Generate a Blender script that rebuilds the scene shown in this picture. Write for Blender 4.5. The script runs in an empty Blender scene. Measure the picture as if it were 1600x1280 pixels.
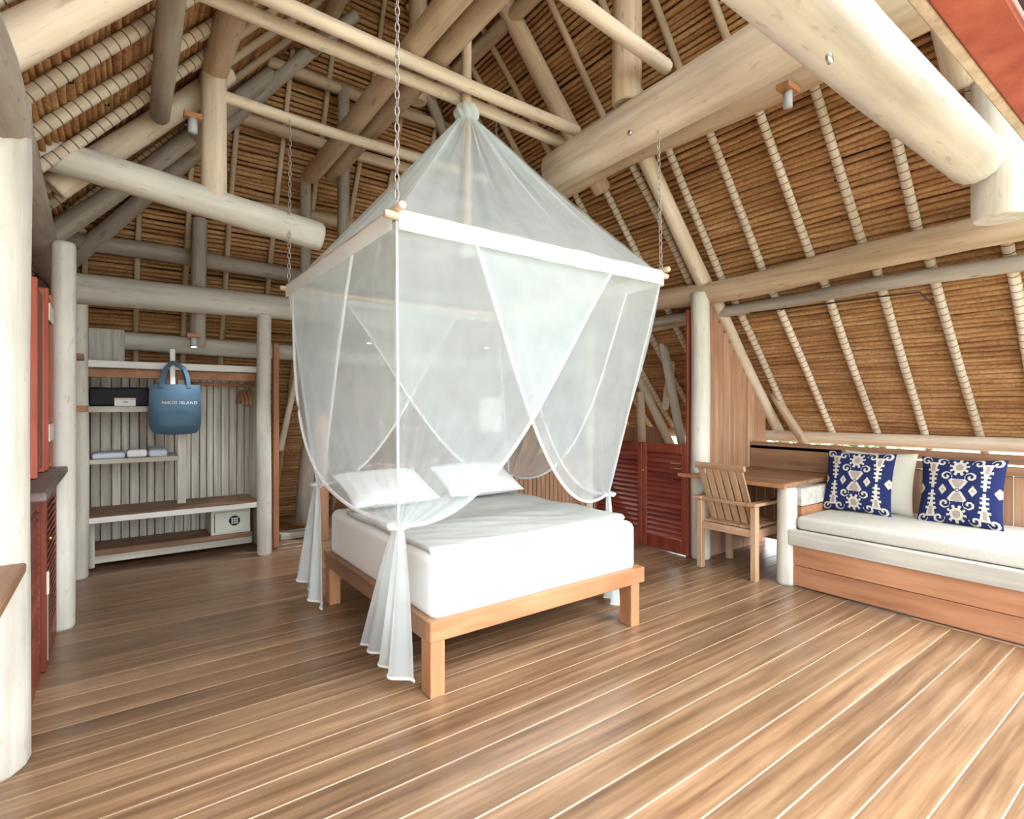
import bpy, bmesh, math, random
from mathutils import Vector, Matrix, noise
random.seed(7)
R = math.radians
sc = bpy.context.scene
COL = sc.collection

# ------------------------------------------------------------------ camera, sky, exposure
CAM_H, FOC, HOR, YAW = 1.4, 840.0, 636.0, R(36.34)
cam_d = bpy.data.cameras.new('camera')
cam_d.sensor_width = 36.0
cam_d.lens = FOC / 1600 * 36.0
cam_d.shift_y = -(640 - HOR) / 1600
cam_d.clip_start = 0.05
cam = bpy.data.objects.new('camera', cam_d)
cam.location = (0, 0, CAM_H)
cam.rotation_euler = (R(90), 0, -YAW)
COL.objects.link(cam)
sc.camera = cam
world = bpy.data.worlds.new('world'); sc.world = world
world.use_nodes = True
wbg = world.node_tree.nodes['Background']
wbg.inputs[0].default_value = (0.90, 0.97, 1.0, 1)
wbg.inputs[1].default_value = 3.9
sun_d = bpy.data.lights.new('sun', 'SUN')
sun_d.energy = 5.5; sun_d.angle = R(50); sun_d.color = (1.0, 0.98, 0.95)
sun = bpy.data.objects.new('sun', sun_d)
sun.rotation_euler = (R(36), 0, R(24))
COL.objects.link(sun)
vs = sc.view_settings
vs.view_transform = 'Standard'; vs.look = 'None'; vs.gamma = 1.0; vs.use_curve_mapping = False
vs.exposure = 0.62
sc.cycles.transparent_max_bounces = 24
sc.cycles.max_bounces = 12
sc.cycles.diffuse_bounces = 8

FW = Vector((math.sin(YAW), math.cos(YAW), 0)); RT = Vector((math.cos(YAW), -math.sin(YAW), 0))
def W(px, py, X=None, Y=None, Z=None, D=None):
    """point in the room behind a photo position, on a known plane of the building"""
    d = FW + RT * ((px - 800) / FOC) + Vector((0, 0, (HOR - py) / FOC))
    if X is not None: t = X / d.x
    elif Y is not None: t = Y / d.y
    elif Z is not None: t = (Z - CAM_H) / d.z
    else: t = D
    return Vector((d.x * t, d.y * t, CAM_H + d.z * t))

# ------------------------------------------------------------------ materials
MATS = {}
def new_mat(name):
    m = bpy.data.materials.new(name); m.use_nodes = True
    MATS[name] = m
    nt = m.node_tree; b = nt.nodes['Principled BSDF']
    return m, nt, b
def N(nt, typ, **kw):
    n = nt.nodes.new(typ)
    for k, v in kw.items(): setattr(n, k, v)
    return n
def ramp(nt, stops):
    n = nt.nodes.new('ShaderNodeValToRGB'); e = n.color_ramp.elements
    e[0].position, e[0].color = stops[0][0], (*stops[0][1], 1)
    e[1].position, e[1].color = stops[-1][0], (*stops[-1][1], 1)
    for p, c in stops[1:-1]:
        x = e.new(p); x.color = (*c, 1)
    return n
def plain(name, col, rough=0.6, metal=0.0, spec=0.4, emit=None):
    m, nt, b = new_mat(name)
    b.inputs['Base Color'].default_value = (*col, 1)
    b.inputs['Roughness'].default_value = rough
    b.inputs['Metallic'].default_value = metal
    b.inputs['Specular IOR Level'].default_value = spec
    if emit:
        b.inputs['Emission Color'].default_value = (*col, 1); b.inputs['Emission Strength'].default_value = emit
    return m
def grain(name, c0, c1, c2, stretch=(14, 14, 0.9), rough=0.65, spec=0.3, vary=0.22, bump=0.25, rings=None, specks=None, uv_rand=True):
    """wood: noise drawn out along one local axis, each board shifted and tinted by its own random number"""
    m, nt, b = new_mat(name); L = nt.links.new
    tc = N(nt, 'ShaderNodeTexCoord'); oi = N(nt, 'ShaderNodeObjectInfo')
    mp = N(nt, 'ShaderNodeMapping'); mp.inputs['Scale'].default_value = stretch
    addv = N(nt, 'ShaderNodeVectorMath', operation='ADD')
    mulr = N(nt, 'ShaderNodeMath', operation='MULTIPLY'); mulr.inputs[1].default_value = 37.0
    L(oi.outputs['Random'], mulr.inputs[0])
    L(tc.outputs['Object'], addv.inputs[0]); L(mulr.outputs[0], addv.inputs[1])
    L(addv.outputs[0], mp.inputs['Vector'])
    n1 = N(nt, 'ShaderNodeTexNoise'); n1.inputs['Scale'].default_value = 1.0; n1.inputs['Detail'].default_value = 7; n1.inputs['Roughness'].default_value = 0.65
    L(mp.outputs[0], n1.inputs['Vector'])
    rp = ramp(nt, [(0.30, c0), (0.52, c1), (0.72, c2)])
    L(n1.outputs[0], rp.inputs[0])
    n2 = N(nt, 'ShaderNodeTexNoise'); n2.inputs['Scale'].default_value = 2.2; n2.inputs['Detail'].default_value = 2
    L(addv.outputs[0], n2.inputs['Vector'])
    hv = N(nt, 'ShaderNodeHueSaturation')
    a = N(nt, 'ShaderNodeMath', operation='MULTIPLY_ADD'); a.inputs[1].default_value = vary * 2; a.inputs[2].default_value = 1 - vary
    L(oi.outputs['Random'], a.inputs[0])
    a2 = N(nt, 'ShaderNodeMath', operation='MULTIPLY_ADD'); a2.inputs[1].default_value = 0.5; a2.inputs[2].default_value = -0.25
    L(n2.outputs[0], a2.inputs[0])
    a3 = N(nt, 'ShaderNodeMath', operation='ADD'); L(a.outputs[0], a3.inputs[0]); L(a2.outputs[0], a3.inputs[1])
    L(a3.outputs[0], hv.inputs['Value'])
    L(rp.outputs[0], hv.inputs['Color'])
    out = hv.outputs[0]
    if specks:
        n3 = N(nt, 'ShaderNodeTexNoise'); n3.inputs['Scale'].default_value = 1.0; n3.inputs['Detail'].default_value = 2
        mp3 = N(nt, 'ShaderNodeMapping'); mp3.inputs['Scale'].default_value = (34, 34, 9)
        L(addv.outputs[0], mp3.inputs['Vector']); L(mp3.outputs[0], n3.inputs['Vector'])
        r3 = ramp(nt, [(0.64, (0, 0, 0)), (0.74, (1, 1, 1))]); L(n3.outputs[0], r3.inputs[0])
        mx = N(nt, 'ShaderNodeMixRGB'); mx.inputs[2].default_value = (*specks, 1)
        ml = N(nt, 'ShaderNodeMath', operation='MULTIPLY'); ml.inputs[1].default_value = 0.55
        L(r3.outputs[0], ml.inputs[0]); L(ml.outputs[0], mx.inputs[0]); L(out, mx.inputs[1]); out = mx.outputs[0]
    if rings:
        sx = N(nt, 'ShaderNodeSeparateXYZ'); L(tc.outputs['Object'], sx.inputs[0])
        n4 = N(nt, 'ShaderNodeMath', operation='MULTIPLY'); n4.inputs[1].default_value = rings
        L(sx.outputs['Z'], n4.inputs[0])
        fr = N(nt, 'ShaderNodeMath', operation='FRACT'); L(n4.outputs[0], fr.inputs[0])
        lt = N(nt, 'ShaderNodeMath', operation='LESS_THAN'); lt.inputs[1].default_value = 0.12
        L(fr.outputs[0], lt.inputs[0])
        mx = N(nt, 'ShaderNodeMixRGB'); mx.inputs[2].default_value = (0.16, 0.11, 0.07, 1)
        L(lt.outputs[0], mx.inputs[0]); L(out, mx.inputs[1]); out = mx.outputs[0]
    L(out, b.inputs['Base Color'])
    b.inputs['Roughness'].default_value = rough
    b.inputs['Specular IOR Level'].default_value = spec
    if bump:
        bp = N(nt, 'ShaderNodeBump'); bp.inputs['Strength'].default_value = bump; bp.inputs['Distance'].default_value = 0.01
        L(n1.outputs[0], bp.inputs['Height']); L(bp.outputs[0], b.inputs['Normal'])
    return m

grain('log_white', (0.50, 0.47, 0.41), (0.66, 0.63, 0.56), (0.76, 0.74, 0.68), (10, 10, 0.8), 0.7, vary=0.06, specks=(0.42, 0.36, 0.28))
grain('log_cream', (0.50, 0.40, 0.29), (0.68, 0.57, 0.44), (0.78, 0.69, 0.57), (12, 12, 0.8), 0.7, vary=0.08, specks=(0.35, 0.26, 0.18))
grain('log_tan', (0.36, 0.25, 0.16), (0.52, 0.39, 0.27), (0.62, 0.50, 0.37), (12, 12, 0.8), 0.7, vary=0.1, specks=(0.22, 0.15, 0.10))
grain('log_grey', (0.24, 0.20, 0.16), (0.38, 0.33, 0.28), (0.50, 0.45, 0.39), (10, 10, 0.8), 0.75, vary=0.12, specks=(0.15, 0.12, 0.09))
grain('rafter_cane', (0.46, 0.38, 0.28), (0.62, 0.53, 0.42), (0.74, 0.67, 0.57), (16, 16, 2), 0.75, vary=0.1, rings=17.0)
grain('rafter_bare', (0.36, 0.26, 0.17), (0.50, 0.38, 0.26), (0.60, 0.48, 0.35), (16, 16, 1.2), 0.75, vary=0.15)
grain('floor_wood', (0.105, 0.056, 0.030), (0.215, 0.127, 0.070), (0.335, 0.218, 0.132), (0.9, 20, 20), 0.30, spec=0.6, vary=0.22, bump=0.06)
grain('red_wood', (0.13, 0.022, 0.012), (0.22, 0.042, 0.022), (0.30, 0.072, 0.035), (9, 9, 1.2), 0.42, spec=0.45, vary=0.12, bump=0.08)
grain('red_slat', (0.13, 0.024, 0.018), (0.22, 0.045, 0.030), (0.32, 0.080, 0.050), (9, 1.4, 9), 0.42, spec=0.45, vary=0.15, bump=0.08)
grain('red_paint', (0.36, 0.075, 0.045), (0.48, 0.115, 0.07), (0.56, 0.17, 0.11), (9, 9, 1.0), 0.5, vary=0.05, bump=0.1)
grain('bed_wood', (0.32, 0.140, 0.066), (0.43, 0.20, 0.098), (0.51, 0.27, 0.148), (1.2, 12, 12), 0.45, vary=0.07, bump=0.08)
grain('bed_wood_up', (0.32, 0.140, 0.066), (0.43, 0.20, 0.098), (0.51, 0.27, 0.148), (12, 12, 1.2), 0.45, vary=0.07, bump=0.08)
grain('teak_up', (0.36, 0.20, 0.11), (0.50, 0.31, 0.19), (0.60, 0.42, 0.29), (14, 14, 1.4), 0.55, vary=0.1, bump=0.1)
grain('teak_side', (0.34, 0.19, 0.11), (0.48, 0.29, 0.18), (0.58, 0.39, 0.27), (14, 1.4, 14), 0.55, vary=0.1, bump=0.1)
grain('bench_wood', (0.30, 0.125, 0.062), (0.43, 0.20, 0.105), (0.52, 0.28, 0.16), (9, 0.8, 9), 0.55, vary=0.1, bump=0.12)
grain('weathered_side', (0.40, 0.37, 0.32), (0.54, 0.51, 0.45), (0.66, 0.63, 0.57), (14, 0.9, 14), 0.75, vary=0.08, bump=0.2)
grain('weathered_up', (0.36, 0.33, 0.28), (0.62, 0.58, 0.51), (0.82, 0.79, 0.73), (22, 22, 0.9), 0.8, vary=0.16, bump=0.3)
grain('weathered_across', (0.40, 0.37, 0.31), (0.56, 0.52, 0.45), (0.72, 0.68, 0.61), (0.9, 18, 18), 0.8, vary=0.1, bump=0.25)
grain('white_board', (0.68, 0.66, 0.62), (0.80, 0.79, 0.75), (0.88, 0.87, 0.84), (0.9, 14, 14), 0.7, vary=0.05, bump=0.1)
grain('brown_across', (0.16, 0.085, 0.048), (0.26, 0.145, 0.085), (0.36, 0.22, 0.14), (0.9, 14, 14), 0.5, vary=0.08, bump=0.1)
grain('brown_side', (0.20, 0.10, 0.055), (0.31, 0.17, 0.095), (0.42, 0.25, 0.15), (14, 0.9, 14), 0.5, vary=0.08, bump=0.1)
grain('board_up', (0.30, 0.155, 0.085), (0.42, 0.235, 0.14), (0.52, 0.32, 0.21), (16, 16, 0.9), 0.6, vary=0.14, bump=0.15)
grain('slate_wood', (0.10, 0.075, 0.065), (0.17, 0.135, 0.12), (0.25, 0.20, 0.18), (14, 0.9, 14), 0.5, vary=0.05, bump=0.15)
plain('caulk', (0.66, 0.52, 0.36), 0.7)
plain('sheet_white', (0.86, 0.86, 0.86), 0.85, spec=0.1)
plain('pillow_white', (0.86, 0.87, 0.88), 0.85, spec=0.1)
plain('steel', (0.55, 0.53, 0.50), 0.35, 0.9)
plain('brass', (0.55, 0.38, 0.16), 0.35, 0.9)
plain('pale_plate', (0.72, 0.70, 0.62), 0.5)
plain('lamp_grey', (0.46, 0.50, 0.52), 0.45)
plain('black_cloth', (0.012, 0.012, 0.017), 0.7)
plain('safe_cream', (0.74, 0.75, 0.65), 0.4)
plain('black_plastic', (0.02, 0.025, 0.025), 0.35)
plain('key_white', (0.8, 0.8, 0.8), 0.5)
plain('cream_cloth', (0.58, 0.55, 0.46), 0.85, spec=0.1)
plain('print_white', (0.95, 0.95, 0.93), 0.8)
plain('print_gold', (0.92, 0.62, 0.36), 0.8)
plain('paper', (0.78, 0.80, 0.76), 0.8)
plain('towel_blue', (0.62, 0.70, 0.82), 0.9)
plain('gap_shade', (0.030, 0.018, 0.010), 0.95, spec=0.05)
plain('cable_black', (0.02, 0.02, 0.02), 0.6)
plain('glass_track', (0.03, 0.03, 0.035), 0.3)
plain('fan_white', (0.62, 0.64, 0.64), 0.4)

def cloth_mat(name, col, scale=55.0, bump=0.12, mottled=0.05):
    m, nt, b = new_mat(name); L = nt.links.new
    tc = N(nt, 'ShaderNodeTexCoord')
    n1 = N(nt, 'ShaderNodeTexNoise'); n1.inputs['Scale'].default_value = scale; n1.inputs['Detail'].default_value = 3
    L(tc.outputs['Object'], n1.inputs['Vector'])
    rp = ramp(nt, [(0.3, tuple(c * (1 - mottled) for c in col)), (0.7, tuple(min(1, c * (1 + mottled)) for c in col))])
    L(n1.outputs[0], rp.inputs[0]); L(rp.outputs[0], b.inputs['Base Color'])
    b.inputs['Roughness'].default_value = 0.9; b.inputs['Specular IOR Level'].default_value = 0.1
    bp = N(nt, 'ShaderNodeBump'); bp.inputs['Strength'].default_value = bump; bp.inputs['Distance'].default_value = 0.004
    L(n1.outputs[0], bp.inputs['Height']); L(bp.outputs[0], b.inputs['Normal'])
    return m
cloth_mat('tote_blue', (0.075, 0.132, 0.188), 90)
cloth_mat('seat_cloth', (0.55, 0.53, 0.48), 60)
cloth_mat('bed_cover', (0.58, 0.60, 0.59), 12, 0.25, 0.03)

def thatch_mat(name, c0, c1, c2):
    m, nt, b = new_mat(name); L = nt.links.new
    tc = N(nt, 'ShaderNodeTexCoord')
    mp = N(nt, 'ShaderNodeMapping'); mp.inputs['Scale'].default_value = (1.3, 14.0, 14.0)
    L(tc.outputs['Object'], mp.inputs['Vector'])
    n1 = N(nt, 'ShaderNodeTexNoise'); n1.inputs['Scale'].default_value = 1.0; n1.inputs['Detail'].default_value = 4; n1.inputs['Roughness'].default_value = 0.65
    L(mp.outputs[0], n1.inputs['Vector'])
    rp = ramp(nt, [(0.30, c0), (0.5, c1), (0.70, c2)]); L(n1.outputs[0], rp.inputs[0])
    mp2 = N(nt, 'ShaderNodeMapping'); mp2.inputs['Scale'].default_value = (45.0, 45.0, 45.0)
    L(tc.outputs['Object'], mp2.inputs['Vector'])
    n2 = N(nt, 'ShaderNodeTexNoise'); n2.inputs['Scale'].default_value = 1.0; n2.inputs['Detail'].default_value = 3
    L(mp2.outputs[0], n2.inputs['Vector'])
    mx = N(nt, 'ShaderNodeMixRGB', blend_type='MULTIPLY'); mx.inputs[0].default_value = 0.55
    rp2 = ramp(nt, [(0.35, (0.55, 0.5, 0.45)), (0.62, (1.1, 1.08, 1.05))]); L(n2.outputs[0], rp2.inputs[0])
    L(rp.outputs[0], mx.inputs[1]); L(rp2.outputs[0], mx.inputs[2])
    L(mx.outputs[0], b.inputs['Base Color'])
    b.inputs['Roughness'].default_value = 0.8; b.inputs['Specular IOR Level'].default_value = 0.2
    bp = N(nt, 'ShaderNodeBump'); bp.inputs['Strength'].default_value = 0.5; bp.inputs['Distance'].default_value = 0.008
    L(n2.outputs[0], bp.inputs['Height']); L(bp.outputs[0], b.inputs['Normal'])
    return m
thatch_mat('thatch', (0.27, 0.125, 0.055), (0.47, 0.26, 0.12), (0.62, 0.40, 0.205))

def net_mat(name, opacity, col=(0.86, 0.955, 0.99)):
    m, nt, b = new_mat(name); L = nt.links.new
    nt.nodes.remove(b)
    out = nt.nodes['Material Output']
    tr = N(nt, 'ShaderNodeBsdfTransparent')
    df = N(nt, 'ShaderNodeBsdfDiffuse'); df.inputs[0].default_value = (*col, 1)
    tl = N(nt, 'ShaderNodeBsdfTranslucent'); tl.inputs[0].default_value = (*col, 1)
    m1 = N(nt, 'ShaderNodeMixShader'); m1.inputs[0].default_value = 0.48
    L(df.outputs[0], m1.inputs[1]); L(tl.outputs[0], m1.inputs[2])
    m2 = N(nt, 'ShaderNodeMixShader')
    tc = N(nt, 'ShaderNodeTexCoord')
    n1 = N(nt, 'ShaderNodeTexNoise'); n1.inputs['Scale'].default_value = 6; n1.inputs['Detail'].default_value = 2
    L(tc.outputs['Object'], n1.inputs['Vector'])
    ma = N(nt, 'ShaderNodeMath', operation='MULTIPLY_ADD'); ma.inputs[1].default_value = 0.16; ma.inputs[2].default_value = opacity - 0.08
    L(n1.outputs[0], ma.inputs[0])
    L(ma.outputs[0], m2.inputs[0])
    L(tr.outputs[0], m2.inputs[1]); L(m1.outputs[0], m2.inputs[2])
    L(m2.outputs[0], out.inputs[0])
    return m
net_mat('net_sheer', 0.40)
net_mat('net_crown', 0.42)
net_mat('net_dense', 0.74)
net_mat('net_band', 0.97, (0.97, 0.98, 0.99))

# ------------------------------------------------------------------ helpers
def tag(o, label, cat, group=None):
    o['label'] = label; o['category'] = cat
    if group: o['group'] = group
    return o
def empty(name, loc=(0, 0, 0), label=None, cat=None, group=None, kind=None):
    o = bpy.data.objects.new(name, None); COL.objects.link(o); o.location = loc
    o.empty_display_size = 0.1
    if label: tag(o, label, cat, group)
    if kind: o['kind'] = kind
    return o
def link_mesh(name, me, mat, parent=None, mw=None, smooth=False):
    if mat and not me.materials: me.materials.append(MATS[mat])
    if smooth:
        for p in me.polygons: p.use_smooth = True
    o = bpy.data.objects.new(name, me); COL.objects.link(o)
    if mw is not None: o.matrix_world = mw
    if parent is not None:
        o.parent = parent
        pm = Matrix.Translation(parent.location) @ parent.rotation_euler.to_matrix().to_4x4() if parent.parent is None else parent.matrix_basis
        if parent.parent is not None:
            g = parent.parent
            pm = (Matrix.Translation(g.location) @ g.rotation_euler.to_matrix().to_4x4()) @ parent.matrix_parent_inverse @ parent.matrix_basis
        o.matrix_parent_inverse = pm.inverted()
    return o
def from_bm(name, bm, mat, parent=None, mw=None, smooth=False):
    me = bpy.data.meshes.new(name); bm.to_mesh(me); bm.free()
    return link_mesh(name, me, mat, parent, mw, smooth)
def from_data(name, vs_, fs_, mat, parent=None, mw=None, smooth=False):
    me = bpy.data.meshes.new(name); me.from_pydata(vs_, [], fs_); me.update()
    return link_mesh(name, me, mat, parent, mw, smooth)
def box(name, a, b, mat, parent=None, bevel=0.004, rot=None, seg=1):
    """bevelled box between corners a and b; its own origin in its middle so the grain differs per board"""
    a = Vector(a); b = Vector(b); c = (a + b) / 2; s = b - a
    bm = bmesh.new(); bmesh.ops.create_cube(bm, size=1)
    for v in bm.verts: v.co = Vector((v.co.x * s.x, v.co.y * s.y, v.co.z * s.z))
    bv = min(bevel, 0.3 * min(abs(s.x), abs(s.y), abs(s.z)))
    if bv > 0: bmesh.ops.bevel(bm, geom=bm.edges[:], offset=bv, segments=seg, affect='EDGES', profile=0.5)
    mw = Matrix.Translation(c)
    if rot is not None: mw = mw @ rot
    return from_bm(name, bm, mat, parent, mw)
def frame_to(p0, p1, up=Vector((0, 0, 1))):
    z = (p1 - p0).normalized()
    if abs(z.dot(up)) > 0.99: up = Vector((0, 1, 0))
    x = up.cross(z).normalized(); y = z.cross(x)
    m = Matrix((x, y, z)).transposed().to_4x4(); m.translation = p0
    return m
def bar(name, p0, p1, w, h, mat, parent=None, bevel=0.004):
    p0 = Vector(p0); p1 = Vector(p1); L = (p1 - p0).length
    bm = bmesh.new(); bmesh.ops.create_cube(bm, size=1)
    for v in bm.verts: v.co = Vector((v.co.x * w, v.co.y * h, (v.co.z + 0.5) * L))
    if bevel: bmesh.ops.bevel(bm, geom=bm.edges[:], offset=min(bevel, 0.3 * min(w, h)), segments=1, affect='EDGES')
    return from_bm(name, bm, mat, parent, frame_to(p0, p1))
def log_mesh(L, r0, r1, seed=0, sides=16, wob=0.05, bend=0.012, step=0.3):
    n = max(4, int(L / step)); vs_, fs_ = [], []
    rings = [(0.0, 0.90), (0.02 / max(L, .1), 1.0)] + [(i / n, 1.0) for i in range(1, n)] + [(1 - 0.02 / max(L, .1), 1.0), (1.0, 0.90)]
    for t, k in rings:
        z = t * L; r = (r0 + (r1 - r0) * t) * k
        ox = bend * noise.noise(Vector((seed * 3.1, z * 0.7, 0.3))) * 2; oy = bend * noise.noise(Vector((seed * 5.7, z * 0.7, 8.3))) * 2
        for j in range(sides):
            a = 2 * math.pi * j / sides
            rr = r * (1 + wob * noise.noise(Vector((math.cos(a) * 1.2 + seed, math.sin(a) * 1.2, z * 1.5))))
            vs_.append((ox + rr * math.cos(a), oy + rr * math.sin(a), z))
    m = len(rings)
    for i in range(m - 1):
        for j in range(sides):
            k = (j + 1) % sides
            fs_.append((i * sides + j, i * sides + k, (i + 1) * sides + k, (i + 1) * sides + j))
    fs_.append(tuple(reversed(range(sides)))); fs_.append(tuple((m - 1) * sides + j for j in range(sides)))
    return vs_, fs_
_ls = [0]
def log(name, p0, p1, r0, r1=None, mat='log_cream', parent=None, label=None, cat=None, group=None, wob=0.06, bend=0.012, sides=16):
    p0 = Vector(p0); p1 = Vector(p1); _ls[0] += 1
    if r1 is None: r1 = r0
    v, f = log_mesh((p1 - p0).length, r0, r1, _ls[0], sides, wob, bend)
    o = from_data(name, v, f, mat, parent, frame_to(p0, p1), True)
    for p in o.data.polygons:
        if len(p.vertices) > 4: p.use_smooth = False
    if label: tag(o, label, cat, group)
    return o
def tube(name, pts, r, mat, parent=None, sides=8, closed_ends=True):
    vs_, fs_ = [], []; pts = [Vector(p) for p in pts]; n = len(pts)
    for i, p in enumerate(pts):
        d = (pts[min(i + 1, n - 1)] - pts[max(i - 1, 0)]).normalized()
        up = Vector((0, 0, 1)) if abs(d.z) < 0.9 else Vector((0, 1, 0))
        x = up.cross(d).normalized(); y = d.cross(x)
        rr = r[i] if isinstance(r, (list, tuple)) else r
        for j in range(sides):
            a = 2 * math.pi * j / sides
            vs_.append(p + x * rr * math.cos(a) + y * rr * math.sin(a))
    for i in range(n - 1):
        for j in range(sides):
            k = (j + 1) % sides
            fs_.append((i * sides + j, i * sides + k, (i + 1) * sides + k, (i + 1) * sides + j))
    fs_.append(tuple(reversed(range(sides)))); fs_.append(tuple((n - 1) * sides + j for j in range(sides)))
    return from_data(name, vs_, fs_, mat, parent, None, True)
def grid(name, fn, nu, nv, mat, parent=None, smooth=True, closed_u=False):
    vs_ = []; fs_ = []
    for i in range(nu + (0 if closed_u else 1)):
        for j in range(nv + 1):
            vs_.append(fn(i / nu, j / nv))
    m = nu if closed_u else nu
    cnt = nu if closed_u else nu + 1
    for i in range(nu):
        i2 = (i + 1) % cnt
        for j in range(nv):
            fs_.append((i * (nv + 1) + j, i2 * (nv + 1) + j, i2 * (nv + 1) + j + 1, i * (nv + 1) + j + 1))
    return from_data(name, vs_, fs_, mat, parent, None, smooth)
def lerp(a, b, t): return a + (b - a) * t

# ------------------------------------------------------------------ roof geometry (plain numbers of the building)
ROOF0 = 3.22
SL = 1.14                                   # pitch of the long slopes
def z_left(X): return ROOF0 + SL * X
def z_right(X): return ROOF0 + SL * (4.0 - X)
HIP = 2.0
def z_hip(Y): return 14.75 - HIP * Y
EAVE_Z = 1.05
RIDGE_Z = z_left(2.0)
Y_FRONT = 0.05
def hip_Y(z): return (14.75 - z) / HIP

# ------------------------------------------------------------------ floor
floor = box('floor', (-1.3, -2.6, -0.16), (6.4, 8.0, -0.0025), 'caulk', None, 0)
floor['kind'] = 'structure'
PL = 0.1515
y = 1.999 - PL * 30
k = 0
while y < 7.9:
    x1 = 6.35
    box('floor_plank', (-1.28, y + 0.0023, -0.03), (x1, y + PL - 0.0023, 0.0), 'floor_wood', floor, 0.0015)
    y += PL; k += 1
ground = from_data('ground', [(-40, -40, -1.2), (40, -40, -1.2), (40, 40, -1.2), (-40, 40, -1.2)], [(0, 1, 2, 3)], None)
m_, nt_, b_ = new_mat('ground_mat')
n_ = N(nt_, 'ShaderNodeTexNoise'); n_.inputs['Scale'].default_value = 6; n_.inputs['Detail'].default_value = 6
r_ = ramp(nt_, [(0.35, (0.16, 0.20, 0.08)), (0.65, (0.42, 0.40, 0.28))])
nt_.links.new(n_.outputs[0], r_.inputs[0]); nt_.links.new(r_.outputs[0], b_.inputs['Base Color'])
ground.data.materials.append(m_); ground['kind'] = 'structure'

# ------------------------------------------------------------------ ceiling: thatch, rafters, purlins
ceiling = empty('ceiling', (2, 3, RIDGE_Z), kind='structure')
def thatch(name, origin, ax, up, L, span, pitch=0.042, step=0.16, seed=0):
    """rolls of palm thatch laid side by side under a roof slope; local x along the roll, y up the slope, z out of the room"""
    rnd = random.Random(seed)
    z = ax.cross(up).normalized()
    if z.z < 0: z = -z
    mw = Matrix((ax, up, z)).transposed().to_4x4(); mw.translation = origin
    prof = [(-1.0, 0.75), (-0.74, -0.5), (0.0, -1.05), (0.74, -0.5), (1.0, 0.75)]
    vs_, fs_ = [], []
    s = 0.0
    while s < L:
        r = pitch * 0.5 * rnd.uniform(0.80, 1.16)
        a, b = span(s)
        x = a
        while x < b - 0.02:
            ln = rnd.uniform(0.7, 2.2)
            e = min(b, x + ln)
            if b - e < 0.25: e = b
            n = max(1, int((e - x) / step))
            dz0 = rnd.uniform(-0.006, 0.006); dy0 = rnd.uniform(-0.003, 0.003); base = len(vs_)
            rr = r * rnd.uniform(0.9, 1.1)
            for i in range(n + 1):
                xx = x + (e - x) * i / n
                wz = dz0 + 0.012 * noise.noise(Vector((xx * 1.3, s * 9, seed))); wy = dy0 + 0.012 * noise.noise(Vector((xx * 1.1, s * 5, seed + 9)))
                kk = rr * (1 + 0.2 * noise.noise(Vector((xx * 4, s * 30, seed + 3))))
                for py, pz in prof:
                    vs_.append((xx, s + wy + py * kk, wz + pz * kk))
            for i in range(n):
                for j in range(4):
                    q = base + i * 5 + j
                    fs_.append((q, q + 1, q + 6, q + 5))
            x = e
        s += r * 2.10
    o = from_data(name, vs_, fs_, 'thatch', ceiling, mw, True)
    o['kind'] = 'stuff'
    # solid roof layer behind the rolls, coloured near-black to paint shade between them
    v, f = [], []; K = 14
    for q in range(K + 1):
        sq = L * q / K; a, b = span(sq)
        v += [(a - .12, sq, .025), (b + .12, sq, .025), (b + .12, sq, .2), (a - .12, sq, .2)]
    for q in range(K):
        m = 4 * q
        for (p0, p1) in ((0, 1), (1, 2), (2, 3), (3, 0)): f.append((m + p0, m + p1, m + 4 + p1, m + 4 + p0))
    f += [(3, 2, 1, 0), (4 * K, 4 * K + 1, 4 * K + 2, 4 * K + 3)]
    from_data('roof_backing', v, f, 'gap_shade', ceiling, mw)
    return o
cs = 1 / math.sqrt(1 + SL * SL); sn = SL * cs
XE = 4.0 - (EAVE_Z - ROOF0) / SL
LS = (RIDGE_Z - EAVE_Z) / sn
def span_slope(s):
    return (Y_FRONT, hip_Y(EAVE_Z + s * sn))
thatch('thatch_slope', Vector((XE, 0, EAVE_Z)), Vector((0, 1, 0)), Vector((-cs, 0, sn)), LS, span_slope, seed=1)
thatch('thatch_slope', Vector((4 - XE, 0, EAVE_Z)), Vector((0, 1, 0)), Vector((cs, 0, sn)), LS, span_slope, seed=2)
ch = 1 / math.sqrt(1 + HIP * HIP); sh = HIP * ch
LH = (RIDGE_Z + 0.05) / sh
def span_hip(s):
    z = s * sh
    xl = max((z - ROOF0) / SL, 4 - XE)
    return (xl, 4 - xl)
thatch('thatch_hip', Vector((0, hip_Y(0), 0)), Vector((1, 0, 0)), Vector((0, -ch, sh)), LH, span_hip, seed=3)

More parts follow.
